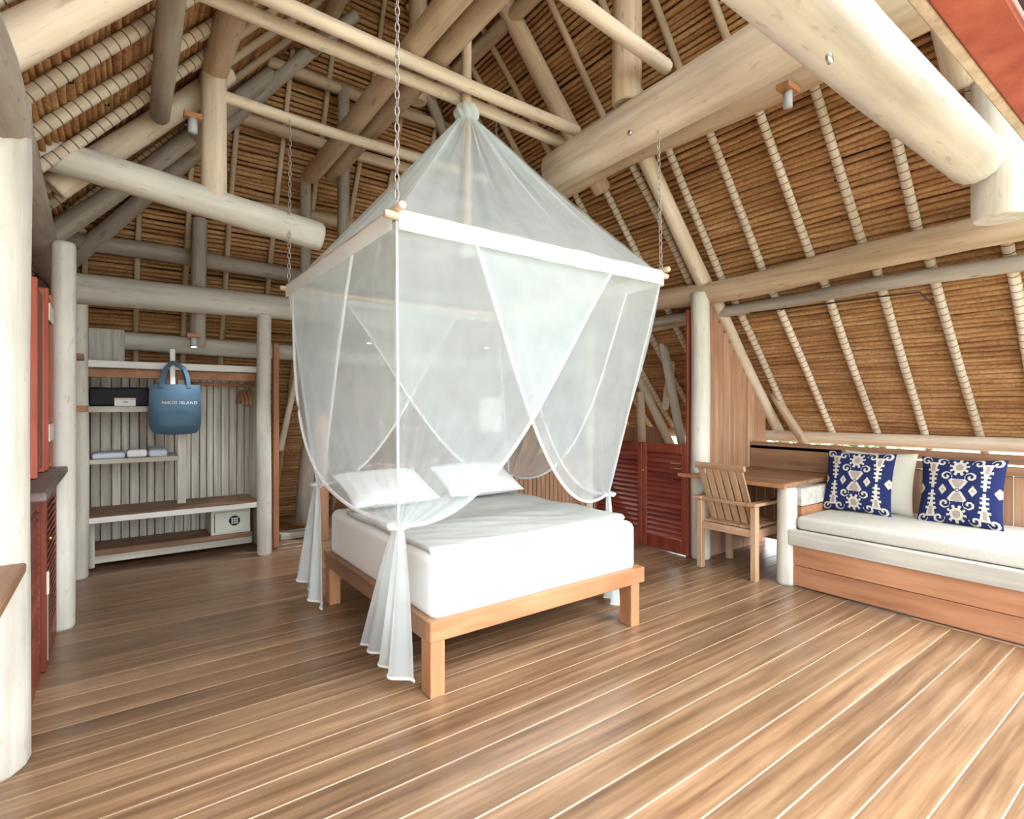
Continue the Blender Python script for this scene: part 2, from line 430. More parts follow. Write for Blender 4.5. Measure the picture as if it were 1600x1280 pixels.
# rafters
def nrm_r(d): return Vector((-sn, 0, -cs)) * d
def nrm_l(d): return Vector((sn, 0, -cs)) * d
rnd = random.Random(3)
yy = 0.903 - 0.38 * 3
i = 0
while yy < 6.1:
    for side in (0, 1):
        # lower part: eave to plate, upper part: plate to ridge (stops at the hip)
        j1 = rnd.uniform(-.02, .02); j2 = rnd.uniform(-.03, .03)
        zt = min(RIDGE_Z - 0.1, z_hip(yy + .05) - 0.02)
        def P(z, yj, d):
            X = (z - ROOF0) / SL
            if side: return Vector((X, yj, z)) + nrm_l(d)
            return Vector((4 - X, yj, z)) + nrm_r(d)
        zl = 1.02
        if zt > zl + .3:
            zs = min(zt, 2.50)
            log('rafter', P(zl, yy + j1, .045), P(zs, yy + j2, .05), .030, .034, 'rafter_cane', ceiling, wob=.05, sides=10)
            if zt > 2.6:
                zu = min(zt, 3.72)
                log('rafter', P(2.50, yy + j2 + .03, .05), P(zu, yy + j1, .045), .034, .030, 'rafter_cane', ceiling, wob=.05, sides=10)
                if zt > 3.8:
                    log('rafter', P(3.60, yy + j1 + .05, .045), P(zt, yy - j2, .05), .030, .026, 'rafter_bare', ceiling, wob=.05, sides=10)
    yy += 0.38; i += 1
# hip rafters
for q in range(21):
    X = -1.7 + 0.37 * q + rnd.uniform(-.02, .02)
    zt = min(RIDGE_Z - .15, z_left(X) - .05, z_right(X) - .05)
    hn = Vector((0, -sh, -ch)) * .045
    log('rafter', Vector((X, hip_Y(0.02), 0.02)) + hn, Vector((X, hip_Y(zt), zt)) + hn, .030, .024, 'rafter_bare', ceiling, wob=.05, sides=8)

# purlins along the long slopes and across the hip
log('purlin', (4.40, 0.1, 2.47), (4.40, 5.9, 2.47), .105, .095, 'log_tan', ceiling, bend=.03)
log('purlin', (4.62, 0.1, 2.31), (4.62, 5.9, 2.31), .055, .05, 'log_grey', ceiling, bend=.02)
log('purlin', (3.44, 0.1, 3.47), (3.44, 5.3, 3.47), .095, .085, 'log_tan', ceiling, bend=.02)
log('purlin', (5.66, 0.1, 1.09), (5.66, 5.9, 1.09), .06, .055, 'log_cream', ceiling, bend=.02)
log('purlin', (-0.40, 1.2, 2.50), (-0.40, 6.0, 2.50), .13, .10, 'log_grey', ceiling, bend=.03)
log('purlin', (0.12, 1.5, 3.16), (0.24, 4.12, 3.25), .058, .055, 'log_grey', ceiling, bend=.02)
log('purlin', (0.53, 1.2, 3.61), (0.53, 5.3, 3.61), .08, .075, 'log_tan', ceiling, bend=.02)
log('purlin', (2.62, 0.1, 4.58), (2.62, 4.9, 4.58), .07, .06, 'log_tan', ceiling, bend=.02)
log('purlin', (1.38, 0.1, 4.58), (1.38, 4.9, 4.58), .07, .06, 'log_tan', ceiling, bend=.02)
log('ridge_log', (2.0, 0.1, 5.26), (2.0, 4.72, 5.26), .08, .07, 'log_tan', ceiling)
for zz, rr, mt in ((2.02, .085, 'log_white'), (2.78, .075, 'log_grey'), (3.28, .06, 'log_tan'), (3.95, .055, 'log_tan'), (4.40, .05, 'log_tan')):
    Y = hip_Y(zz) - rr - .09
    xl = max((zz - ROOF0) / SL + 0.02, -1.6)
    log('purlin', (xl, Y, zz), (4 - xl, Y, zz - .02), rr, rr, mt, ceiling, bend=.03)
# hip corner logs
for sx in (0, 1):
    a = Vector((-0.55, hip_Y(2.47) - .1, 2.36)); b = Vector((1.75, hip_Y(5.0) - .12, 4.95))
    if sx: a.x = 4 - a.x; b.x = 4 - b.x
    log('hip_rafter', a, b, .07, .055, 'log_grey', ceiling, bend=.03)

# main rafters (big logs under the slopes)
def main_rafter(Y, side, z0, z1, r, mat, d=.14):
    P = []
    for z in (z0, z1):
        X = (z - ROOF0) / SL
        P.append(Vector((X, Y, z)) + nrm_l(d) if side else Vector((4 - X, Y, z)) + nrm_r(d))
    return log('main_rafter', P[0], P[1], r, r * .9, mat, ceiling, bend=.02)
main_rafter(2.47, 1, 2.55, 5.0, .075, 'log_cream', .17)
main_rafter(4.24, 1, 2.78, 3.85, .08, 'log_cream', .11)
main_rafter(5.05, 1, 2.5, 4.4, .07, 'log_grey', .12)
main_rafter(2.97, 0, 2.4, 3.62, .075, 'log_cream', .13)
main_rafter(3.55, 0, 3.5, 5.0, .085, 'log_tan', .13)
main_rafter(0.92, 0, 3.3, 5.0, .09, 'log_cream', .13)
main_rafter(4.6, 0, 2.4, 4.9, .075, 'log_tan', .13)
log('main_rafter', (4.52, 2.94, 2.40), (5.84, 2.94, 1.0), .058, .052, 'log_cream', ceiling, bend=.02)

# ------------------------------------------------------------------ big posts and beams
def post(p, z0, z1, r, mat, label, r1=None):
    return log('wooden_post', (p[0], p[1], z0), (p[0], p[1], z1), r, r1 or r * .95, mat, None, label, 'post', wob=.04, bend=.006)
def beam(p0, p1, r, mat, label, r1=None, name='wooden_beam', cat='beam'):
    return log(name, p0, p1, r, r1 or r, mat, None, label, cat, wob=.05, bend=.012)
post((-0.432, 2.86), 0, 2.62, .165, 'log_white', 'thick white log post nearest the camera at the left edge')
post((-0.272, 4.42), 0, 2.44, .066, 'log_white', 'slim pale log post between red shutters and wardrobe')
post((-0.245, 5.62), 0, 2.44, .062, 'log_white', 'pale log post at the left end of the wardrobe')
post((1.13, 5.50), 0, 2.28, .066, 'log_white', 'pale log post at the right end of the wardrobe')
post((4.36, 2.98), 0, 2.46, .088, 'log_white', 'pale log post between red louvred door and desk chair')
post((4.29, 2.15), 0, 0.765, .075, 'log_white', 'short pale log post carrying the desk corner')
post((4.3, 4.36), 0, 2.34, .06, 'log_cream', 'cream log post where slatted headboard wall meets louvred doors')
beam((-0.36, 5.56, 2.36), (2.9, 5.50, 2.34), .125, 'log_white', 'pale horizontal log over the wardrobe posts', .105)
beam((-0.52, 4.04, 2.86), (1.225, 4.04, 2.665), .092, 'log_white', 'white log tie beam from left wall with free end beside the canopy', .104)
beam((1.0, 0.863, 2.735), (3.73, 0.863, 2.725), .128, 'log_white', 'thick white log beam crossing the upper right corner', .125)
beam((2.80, 0.1, 3.36), (2.80, 3.24, 3.25), .17, 'log_cream', 'fat cream log beam with rounded end right of the canopy tip', .15)
beam((1.48, 0.4, 3.62), (1.48, 5.25, 3.60), .075, 'log_tan', 'tan collar log above the canopy, nearer the left roof slope')
beam((1.66, 0.4, 3.66), (1.66, 5.2, 3.62), .07, 'log_tan', 'tan collar log above the canopy, nearer the ridge')
beam((-0.1, 3.00, 3.52), (2.82, 3.00, 3.50), .042, 'log_cream', 'thin cream pole gripping the canopy hanger, camera side')
beam((-0.1, 3.15, 3.52), (2.82, 3.15, 3.46), .042, 'log_cream', 'thin cream pole gripping the canopy hanger, far side')
beam((0.48, 4.02, 3.47), (2.7, 4.02, 3.44), .038, 'log_cream', 'thin cream pole running from left king post behind the canopy tip')
beam((1.7, 2.18, 3.66), (2.85, 2.18, 3.58), .045, 'log_cream', 'cream pole crossing behind the post on the fat beam')
def kpost(p0, p1, r, mat, label): return log('king_post', p0, p1, r, r, mat, None, label, 'post', wob=.04, bend=.006)
kpost((0.515, 4.04, 2.72), (0.515, 4.04, 3.60), .078, 'log_cream', 'upright log standing on the white tie beam at left')
kpost((2.75, 2.44, 3.42), (2.75, 2.44, 4.24), .098, 'log_tan', 'upright log standing on the fat cream beam')
kpost((3.86, 0.775, 2.42), (3.86, 0.775, 3.25), .125, 'log_white', 'stout white log stub in the upper right corner')
kpost((2.0, 4.02, 3.90), (2.0, 4.02, 5.05), .075, 'log_tan', 'hanging log stub with sawn round end high under the ridge')
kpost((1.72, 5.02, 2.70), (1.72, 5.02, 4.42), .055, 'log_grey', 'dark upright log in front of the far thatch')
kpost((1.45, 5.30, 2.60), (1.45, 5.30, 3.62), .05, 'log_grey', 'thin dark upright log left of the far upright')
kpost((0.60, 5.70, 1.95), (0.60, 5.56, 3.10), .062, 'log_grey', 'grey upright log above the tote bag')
# near header of red and pale timber
rb = box('red_header_beam', (0.8, 0.385, 2.53), (3.7, 0.52, 2.70), 'red_paint', None, .006)
tag(rb, 'red painted timber beam cutting the upper right corner', 'beam')
hb = box('pale_header_beam', (0.8, 0.525, 2.535), (3.7, 0.558, 2.74), 'log_cream', None, .006)
tag(hb, 'pale timber plate behind the red painted beam', 'beam')
tk = box('screen_track', (0.8, 0.345, 2.53), (3.7, 0.372, 2.565), 'glass_track', None, .003)
tag(tk, 'black screen track in front of the red beam', 'track')

# ------------------------------------------------------------------ louvred doors
def louvre_door(name, p0, p1, z0, z1, label, group, n=18, mats=('red_wood', 'red_slat'), knob=True, bolt=False, rail_top=.09, rail_bot=.13, stile=.05, tilt=38, flip=1):
    p0 = Vector((p0[0], p0[1], 0)); p1 = Vector((p1[0], p1[1], 0))
    d = (p1 - p0); L = d.length; d.normalize(); nrm = Vector((-d.y, d.x, 0)) * flip
    root = empty(name, (p0.x, p0.y, z0), label, 'louvred door', group)
    mw = Matrix((nrm, d, Vector((0, 0, 1)))).transposed().to_4x4(); mw.translation = p0
    if mw.determinant() < 0:
        mw = Matrix((-nrm, d, Vector((0, 0, 1)))).transposed().to_4x4(); mw.translation = p0
    def lb(nm, a, b, mat, rotx=0, bev=.003, par=root):
        a = Vector(a); b = Vector(b); c = (a + b) / 2; s = b - a
        bm = bmesh.new(); bmesh.ops.create_cube(bm, size=1)
        for v in bm.verts: v.co = Vector((v.co.x * s.x, v.co.y * s.y, v.co.z * s.z))
        bmesh.ops.bevel(bm, geom=bm.edges[:], offset=min(bev, .3 * min(s)), segments=1, affect='EDGES')
        return from_bm(nm, bm, mat, par, mw @ Matrix.Translation(c) @ Matrix.Rotation(R(rotx), 4, 'Y'))
    t = .018
    lb('stile', (-t, 0, z0), (t, stile, z1), mats[0]); lb('stile', (-t, L - stile, z0), (t, L, z1), mats[0])
    lb('rail', (-t, stile, z0), (t, L - stile, z0 + rail_bot), mats[0]); lb('rail', (-t, stile, z1 - rail_top), (t, L - stile, z1), mats[0])
    za, zb = z0 + rail_bot, z1 - rail_top; pitch = (zb - za) / n
    for i in range(n):
        zc = za + (i + .5) * pitch
        lb('slat', (-.026, stile, zc - .004), (.026, L - stile, zc + .004), mats[1], -tilt * flip if False else tilt, .002)
    if knob:
        k = bmesh.new(); bmesh.ops.create_uvsphere(k, u_segments=10, v_segments=8, radius=.012)
        from_bm('knob', k, 'brass', root, mw @ Matrix.Translation((-t - .014, L - stile * .5, z1 - .28)), True)
        k = bmesh.new(); bmesh.ops.create_uvsphere(k, u_segments=10, v_segments=8, radius=.012)
        from_bm('knob', k, 'brass', root, mw @ Matrix.Translation((t + .014, L - stile * .5, z1 - .28)), True)
    if bolt:
        for sx in (-1, 1):
            lb('bolt', (sx * (t + .004) - .004, L - .032, z0 + .05), (sx * (t + .004) + .004, L - .020, z0 + .42), 'steel')
            lb('bolt_plate', (sx * (t + .004) - .006, L - .040, z0 + .40), (sx * (t + .004) + .006, L - .012, z0 + .52), 'pale_plate')
    return root
louvre_door('louvre_door', (4.30, 3.085), (4.30, 3.60), 0.01, 1.045, 'dark red louvred half door beside the pale log post', 'louvred half doors', n=17, tilt=-52)
louvre_door('louvre_door', (4.30, 3.61), (4.30, 4.29), 0.01, 1.045, 'dark red louvred half door half hidden by the net', 'louvred half doors', n=17, bolt=True, tilt=-52)
louvre_door('louvre_door', (-0.315, 4.33), (-0.315, 3.72), 0.01, 0.985, 'red louvred half door against the slim pale post', 'louvred half doors', n=20, bolt=True)
louvre_door('louvre_door', (-0.335, 3.70), (-0.335, 3.08), 0.01, 0.985, 'red louvred half door next to the thick near post', 'louvred half doors', n=20, knob=False, tilt=-50)
bx = box('door_jamb', (4.28, 3.058, 0), (4.34, 3.082, 2.30), 'red_wood', None, .003); tag(bx, 'thin dark red jamb upright against the pale post', 'jamb')
# ledges and folded red shutters on the left wall
sill = box('window_ledge', (-0.52, 3.06, 0.99), (-0.245, 4.36, 1.03), 'slate_wood', None, .006)
tag(sill, 'dark wooden ledge under the folded red shutters', 'ledge')
lg = box('counter_board', (-0.98, 1.15, 0.785), (-0.270, 2.685, 0.822), 'brown_side', None, .006)
tag(lg, 'brown wooden counter board notched at the near post', 'ledge')
def shutter(a, b, z0, z1, label, rot=0):
    root = empty('folded_shutter', (a[0], a[1], z0), label, 'shutter', 'folded red shutters')
    box('stile', (a[0], a[1], z0), (b[0], a[1] + .045, z1), 'red_paint', root, .004)
    box('stile', (a[0], b[1] - .045, z0), (b[0], b[1], z1), 'red_paint', root, .004)
    box('panel', (a[0] + .008, a[1] + .045, z0 + .03), (b[0] - .008, b[1] - .045, z1 - .03), 'red_wood', root, .002)
    return root
s1 = shutter((-0.36, 3.62), (-0.325, 4.02), 1.036, 2.06, 'folded red shutter leaf nearest the thick white post')
s2 = shutter((-0.36, 4.05), (-0.315, 4.33), 1.036, 2.08, 'folded red shutter leaf with pale hinges by slim post')
for zz in (1.20, 1.90):
    box('hinge', (-0.316, 4.07, zz), (-0.309, 4.31, zz + .10), 'pale_plate', s2, .002)

wall_left_added = empty('wall_left_added', (-1.2, 3.5, 0), kind='structure')  # unseen board wall, added to keep daylight out on the left
y = 0.6
while y < 7.0:
    box('board', (-1.24, y, 0.0), (-1.21, y + .124, min(1.82, max(.3, z_hip(y + .12)))), 'board_up', wall_left_added, .003)
    y += .13
box('cap_rail', (-1.26, 0.6, 1.82), (-1.19, 6.3, 1.87), 'brown_side', wall_left_added, .004)
# ------------------------------------------------------------------ low headboard wall behind the bed
HW = 4.36
wall_back = empty('wall_back', (2.9, HW, 0), kind='structure')
x = 1.62
while x < 4.24:
    w = .058
    box('slat', (x, HW, 0.02), (x + w - .008, HW + .025, 0.86), 'board_up', wall_back, .004)
    x += w
box('backing_board', (1.6, HW + .03, 0.0), (4.24, HW + .05, 0.86), 'brown_across', wall_back, .002)
box('cap_board', (1.56, HW - .09, 0.865), (4.24, HW + .12, 0.90), 'brown_across', wall_back, .004)
box('end_board', (1.55, HW - .01, 0), (1.60, HW + .10, 0.865), 'board_up', wall_back, .003)
# reading lamps on the cap
for (lx, lab) in ((1.80, 'slim gooseneck reading lamp on headboard, left side'), (2.36, 'slim gooseneck reading lamp on headboard, right side')):
    rt = empty('reading_lamp', (lx, HW, .90), lab, 'lamp', 'bedside reading lamps')
    tube('base', [(lx, HW, .90), (lx, HW, .925)], .03, 'steel', rt, 12)
    tube('stem', [(lx, HW, .92), (lx + .01, HW, 1.1), (lx - .005, HW - .01, 1.22), (lx - .01, HW - .04, 1.27)], .006, 'steel', rt)
    tube('lamp_head', [(lx - .01, HW - .03, 1.285), (lx - .01, HW - .06, 1.26), (lx - .01, HW - .10, 1.235)], [.012, .026, .03], 'lamp_grey', rt, 12)
# picture hung behind the bed
pc = W(766, 648, Y=4.75)
pf = empty('picture_frame', (pc.x, pc.y, pc.z), 'small pale framed print hanging on a cord behind the net', 'picture')
pw, ph = .125, .17
for sx in (-1, 1): box('frame_side', (pc.x + sx * pw - .014, pc.y - .012, pc.z - ph), (pc.x + sx * pw + .014, pc.y + .012, pc.z + ph), 'white_board', pf, .002)
for sz in (-1, 1): box('frame_rail', (pc.x - pw, pc.y - .012, pc.z + sz * ph - .014), (pc.x + pw, pc.y + .012, pc.z + sz * ph + .014), 'white_board', pf, .002)
box('print', (pc.x - pw, pc.y - .004, pc.z - ph), (pc.x + pw, pc.y + .008, pc.z + ph), 'paper', pf, 0)
tube('cord', [(pc.x, pc.y + .01, pc.z + ph), (pc.x, pc.y + .01, 2.3)], .004, 'pale_plate', pf, 6)

# ------------------------------------------------------------------ right side: board wall, rear wall, braces outside
wall_side = empty('wall_side', (4.8, 2.96, 0), kind='structure')
x = 4.45
while x < 5.45:
    w = .085
    zt = 2.40 - 1.06 * (x + w - 4.52)
    box('board', (x, 2.955, 0.0), (x + w - .005, 2.985, zt), 'board_up', wall_side, .003)
    x += w
wall_right = empty('wall_right', (5.22, 1, 0), kind='structure')
y = -1.5
while y < 2.94:
    w = .092
    box('board', (5.205, y, 0.10), (5.235, y + w - .006, 0.90), 'board_up', wall_right, .003)
    y += w
box('cap_rail', (5.16, -1.5, 0.985), (5.26, 2.95, 1.05), 'brown_side', wall_right, .004)
box('low_rail', (5.18, -1.5, 0.905), (5.25, 2.95, 0.965), 'brown_side', wall_right, .004)
box('desk_back_board', (5.16, 2.10, 0.80), (5.20, 2.95, 1.02), 'brown_side', wall_right, .003)
wall_far_added = empty('wall_far_added', (5.32, 5, 0), kind='structure')  # board wall added to cover the bright sky behind the net
y = 4.05
while y < 6.2:
    box('board', (5.30, y, 0.0), (5.33, y + .094, 1.14), 'board_up', wall_far_added, .003)
    y += .10
def brace(a, b, r, mat, label): return log('roof_brace', a, b, r, r * .92, mat, None, label, 'brace', wob=.05, bend=.01)
brace(W(1032, 515, X=5.0), W(1068, 700, X=5.0), .05, 'log_white', 'white brace leaning behind the louvred doors, by the jamb')
brace(W(1060, 512, X=5.15), W(1038, 640, X=5.15), .045, 'log_cream', 'short cream brace crossing behind the white braces')
brace(W(985, 560, X=5.2), W(1052, 705, X=5.2), .055, 'log_cream', 'cream brace slanting down behind the louvred doors')
brace(W(1001, 612, X=4.9), W(1004, 702, X=4.9), .05, 'log_tan', 'square tan stub post standing behind the louvred doors')
brace(W(1000, 470, X=4.85), W(1085, 458, X=4.85), .06, 'log_grey', 'grey cross log above the louvred doors')
brace(W(985, 522, X=4.75), W(1082, 500, X=4.75), .045, 'log_tan', 'tan cross log between post and net above the doors')
brace(W(1208, 612, X=5.5), W(1262, 696, X=5.5), .045, 'log_tan', 'tan strut under the thatch just right of the board wall')
box_rail = box('far_rail', (5.3, 3.0, 0.75), (5.36, 4.04, 0.83), 'teak_side', None, .004); tag(box_rail, 'low wooden rail beyond the louvred doors', 'rail')

# ------------------------------------------------------------------ bench with cushion
bench = empty('bench', (4.25, 0.3, 0), 'long built-in timber bench with grey front rail along the right wall', 'bench')
BY0, BY1 = -1.4, 2.085
box('front_plank', (4.255, BY0, 0.012), (4.285, BY1, 0.165), 'bench_wood', bench, .004)
box('front_plank', (4.255, BY0, 0.169), (4.285, BY1, 0.325), 'bench_wood', bench, .004)
box('front_rail', (4.225, BY0, 0.325), (4.29, BY1 + .02, 0.445), 'weathered_side', bench, .006)
box('seat_board', (4.29, BY0, 0.40), (5.20, BY1, 0.44), 'brown_side', bench, .004)
box('end_board', (4.29, BY1 - .03, 0.012), (5.18, BY1, 0.40), 'bench_wood', bench, .004)
box('end_rail', (4.42, BY1, 0.60), (5.16, BY1 + .06, 0.745), 'weathered_side', bench, .01)
box('end_panel', (4.42, BY1 + .005, 0.445), (5.16, BY1 + .05, 0.595), 'bench_wood', bench, .004)
trim = box('trim_1', (4.228, BY0, 0.0), (4.2535, 1.30, 0.006), 'brown_side', None, .002); trim['kind'] = 'structure'
def soft_box(name, a, b, mat, parent=None, r=.05, seg=4, puff=0.0, wr=0.0, cuts=20, seed=0, mw=None):
    a = Vector(a); b = Vector(b); s = b - a; c = (a + b) / 2
    bm = bmesh.new(); bmesh.ops.create_cube(bm, size=1)
    for v in bm.verts: v.co = Vector((v.co.x * s.x, v.co.y * s.y, v.co.z * s.z))
    bmesh.ops.bevel(bm, geom=bm.edges[:], offset=r, segments=seg, affect='EDGES', profile=0.5)
    long_ = [e for e in bm.edges if e.calc_length() > 0.25]
    bmesh.ops.subdivide_edges(bm, edges=long_, cuts=cuts, use_grid_fill=True)
    for v in bm.verts:
        p = v.co
        nx, ny, nz = 2 * p.x / s.x, 2 * p.y / s.y, 2 * p.z / s.z
        if puff and nz > .5: p.z += puff * (1 - min(1, abs(nx)) ** 4) * (1 - min(1, abs(ny)) ** 4)
        if wr: p.z += wr * noise.noise(Vector((p.x * 5 + seed, p.y * 5, p.z * 3))) * (1 if nz > 0 else .3)
    return from_bm(name, bm, mat, parent, mw if mw is not None else Matrix.Translation(c), True)
sc_ = soft_box('seat_cushion', (4.27, BY0, 0.446), (5.17, BY1 - .02, 0.548), 'seat_cloth', None, .03, 4, .012, .006, 24)
tag(sc_, 'long off-white seat cushion on the timber bench', 'cushion')

# printed cushions: colours woven into the cloth, drawn on a fine grid
def ikat_color(u, v):
    """u, v in -1..1 across the cover; a cream figure on deep blue"""
    blue = (0.019, 0.026, 0.095); cream = (0.56, 0.53, 0.45); pink = (0.36, 0.29, 0.26)
    col = blue
    au = abs(u)
    vv = abs(v)
    # central hourglass figure
    def inside_med(x, y):
        w = 0.07 + 0.26 * math.sin(min(1, y / 0.46) * math.pi * .5) ** 1.3 if y < .5 else 0.0
        return abs(x) < w
    if vv < .52:
        w = .05 + .30 * (vv / .52) ** .8
        if au < w:
            notch = vv > .20 + .32 * (au / .32) if au < .3 else False
            if not (vv > .30 and au < .20 - (0.52 - vv) * .3 and vv > .34):
                col = cream
            if au < w - .07 and .08 < vv < .36 - au * .4: col = pink
    for cy in (.60,):
        for cx in (.0,):
            d = math.hypot(au - cx, (vv - .72) * .9)
            if d < .16: col = cream
            if d < .10: col = pink
            ang = math.atan2(vv - .72, au + 1e-6)
            if .16 <= d < .24 and math.sin(ang * 9) > .2: col = cream
    # curls
    for cx, cy in ((.29, .42), (.83, .86), (.42, .86)):
        dx, dy = au - cx, vv - cy; d = math.hypot(dx, dy); th = math.atan2(dy, dx)
        if d < .14:
            col = blue
            if math.sin(th - d * 48) > .15: col = cream
    # side columns
    cxs = .64
    w = .035 + (.10 * max(0, (vv - .40) / .45) if vv < .86 else .09)
    if abs(au - cxs) < w and .04 < vv < .84: col = cream
    if vv > .54 and vv < .78 and abs(au - cxs) < .045: col = pink
    if vv < .62 and vv > .08 and w <= abs(au - cxs) < w + .065 and math.sin(vv * 46) > .1: col = cream
    # diamonds
    for cx in (.37, .95):
        d = abs(au - cx) / .11 + vv / .16
        if d < 1: col = cream
        if d < .32: col = pink
    if math.hypot(u, v) < .06: col = blue
    if math.hypot(u, v) < .035: col = cream
    return col
def pillow_mesh(name, w, h, t, n, colour=None, seed=0):
    vs_, fs_, cols = [], [], []
    def prof(a): return (1 - abs(a) ** 2.6) ** .55 if abs(a) < 1 else 0
    def pt(i, j, s):
        u = -1 + 2 * i / n; v = -1 + 2 * j / n
        k = prof(u) * prof(v)
        pin_u = 1 - .07 * (1 - v * v); pin_v = 1 - .07 * (1 - u * u)
        wr = .006 * noise.noise(Vector((u * 3 + seed, v * 3, s)))
        return (s * (t * .5 * k + wr * k), u * w * .5 * pin_u, v * h * .5 * pin_v)
    for s in (-1, 1):
        base = len(vs_)
        for i in range(n + 1):
            for j in range(n + 1): vs_.append(pt(i, j, s))
        for i in range(n):
            for j in range(n):
                q = base + i * (n + 1) + j
                f = (q, q + 1, q + n + 2, q + n + 1)
                fs_.append(f if s > 0 else f[::-1])
                if colour: cols.append(colour(-1 + 2 * (i + .5) / n, -1 + 2 * (j + .5) / n))
    me = bpy.data.meshes.new(name); me.from_pydata(vs_, [], fs_); me.update()
    for p in me.polygons: p.use_smooth = True
    if colour:
        at = me.color_attributes.new('print', 'FLOAT_COLOR', 'CORNER')
        k = 0
        for fi, p in enumerate(me.polygons):
            c = cols[fi]
            for _ in p.vertices:
                at.data[k].color = (*c, 1); k += 1
    return me
m_, nt_, b_ = new_mat('ikat_print')
an = N(nt_, 'ShaderNodeVertexColor'); an.layer_name = 'print'
nt_.links.new(an.outputs[0], b_.inputs['Base Color']); b_.inputs['Roughness'].default_value = .9; b_.inputs['Specular IOR Level'].default_value = .1
ik = pillow_mesh('ikat_cushion', .50, .50, .15, 110, ikat_color)
ik.materials.append(MATS['ikat_print'])
def put_cushion(me, name, X, Y, lean, yaw, label, grp, z=.555, roll=0, h=.5):
    mw = Matrix.Translation((X, Y, z)) @ Matrix.Rotation(R(yaw), 4, 'Z') @ Matrix.Rotation(R(lean), 4, 'Y') @ Matrix.Rotation(R(roll), 4, 'X') @ Matrix.Translation((0, 0, h * .5 * .97))
    o = bpy.data.objects.new(name, me); COL.objects.link(o); o.matrix_world = mw
    return tag(o, label, 'cushion', grp)
put_cushion(ik, 'throw_cushion', 4.78, 1.845, 14, 1, 'blue and cream ikat cushion in front of the plain cushion', 'ikat cushions on the bench')
put_cushion(ik, 'throw_cushion', 4.82, 1.20, 16, -2, 'blue and cream ikat cushion standing alone on the bench', 'ikat cushions on the bench', roll=-1)
pc_ = pillow_mesh('plain_cushion', .52, .50, .13, 28, None, 4); pc_.materials.append(MATS['cream_cloth'])
put_cushion(pc_, 'plain_cushion', 4.94, 1.765, 14, 1, 'plain cream cushion behind the ikat cushion', None)

# ------------------------------------------------------------------ desk and chair
desk = empty('desk', (4.65, 2.5, .77), 'brown wooden desk top fixed between two log posts', 'desk')
box('desk_top', (4.16, 2.115, 0.765), (5.15, 2.945, 0.80), 'brown_side', desk, .005)
box('desk_edge', (4.125, 2.08, 0.768), (4.158, 3.06, 0.798), 'bed_wood', desk, .004)
log('desk_bearer', (4.36, 2.22, .71), (5.1, 2.22, .71), .05, .05, 'log_white', desk)
ch_ = empty('desk_chair', (4.34, 2.565, 0), 'slatted teak armchair facing the desk', 'chair')
Ya, Yb = 2.325, 2.82
for yv in (Ya, Yb):
    box('leg', (4.105, yv - .024, 0), (4.16, yv + .024, .600), 'teak_up', ch_, .004)
    box('leg', (4.55, yv - .024, 0), (4.60, yv + .024, .600), 'teak_up', ch_, .004)
    box('armrest', (4.07, yv - .04, .600), (4.64, yv + .04, .626), 'teak_side', ch_, .006)
    box('side_apron', (4.16, yv - .012, .34), (4.55, yv + .012, .405), 'teak_side', ch_, .003)
box('rear_apron', (4.115, Ya + .024, .345), (4.14, Yb - .024, .405), 'teak_side', ch_, .003)
box('front_apron', (4.565, Ya + .024, .345), (4.59, Yb - .024, .405), 'teak_side', ch_, .003)
box('cross_bar', (4.098, Ya + .04, .592), (4.122, Yb - .04, .622), 'teak_side', ch_, .004)
for q in range(8):
    yq = Ya + .03 + (Yb - Ya - .06) * (q + .5) / 8
    box('seat_slat', (4.14, yq - .024, .408), (4.62, yq + .024, .424), 'teak_side', ch_, .003)
bb, bt = Vector((4.235, 0, .43)), Vector((4.03, 0, .885))
for q in range(7):
    yq = Ya + .045 + (Yb - Ya - .09) * (q + .5) / 7
    bar('back_slat', (bb.x, yq, bb.z), (bt.x, yq, bt.z), .046, .016, 'teak_up', ch_, .003) if False else None
def plank_between(name, p0, p1, wy, t, mat, parent):
    p0 = Vector(p0); p1 = Vector(p1); z = (p1 - p0); L = z.length; z.normalize()
    y_ = Vector((0, 1, 0)); x_ = y_.cross(z).normalized()
    mw = Matrix((x_, y_, z)).transposed().to_4x4(); mw.translation = (p0 + p1) / 2
    bm = bmesh.new(); bmesh.ops.create_cube(bm, size=1)
    for v in bm.verts: v.co = Vector((v.co.x * t, v.co.y * wy, v.co.z * L))
    bmesh.ops.bevel(bm, geom=bm.edges[:], offset=.003, segments=1, affect='EDGES')
    return from_bm(name, bm, mat, parent, mw)
for q in range(6):
    yq = Ya + .035 + (Yb - Ya - .07) * (q + .5) / 6
    plank_between('back_slat', (bb.x, yq, bb.z), (bt.x, yq, bt.z), .056, .016, 'teak_up', ch_)
plank_between('back_rail', (bt.x, (Ya + Yb) / 2, bt.z), (bt.x - .018, (Ya + Yb) / 2, bt.z + .042), Yb - Ya - .04, .03, 'teak_side', ch_)
plank_between('back_rail', (bb.x + .015, (Ya + Yb) / 2, bb.z - .03), (bb.x, (Ya + Yb) / 2, bb.z), Yb - Ya - .04, .03, 'teak_side', ch_)

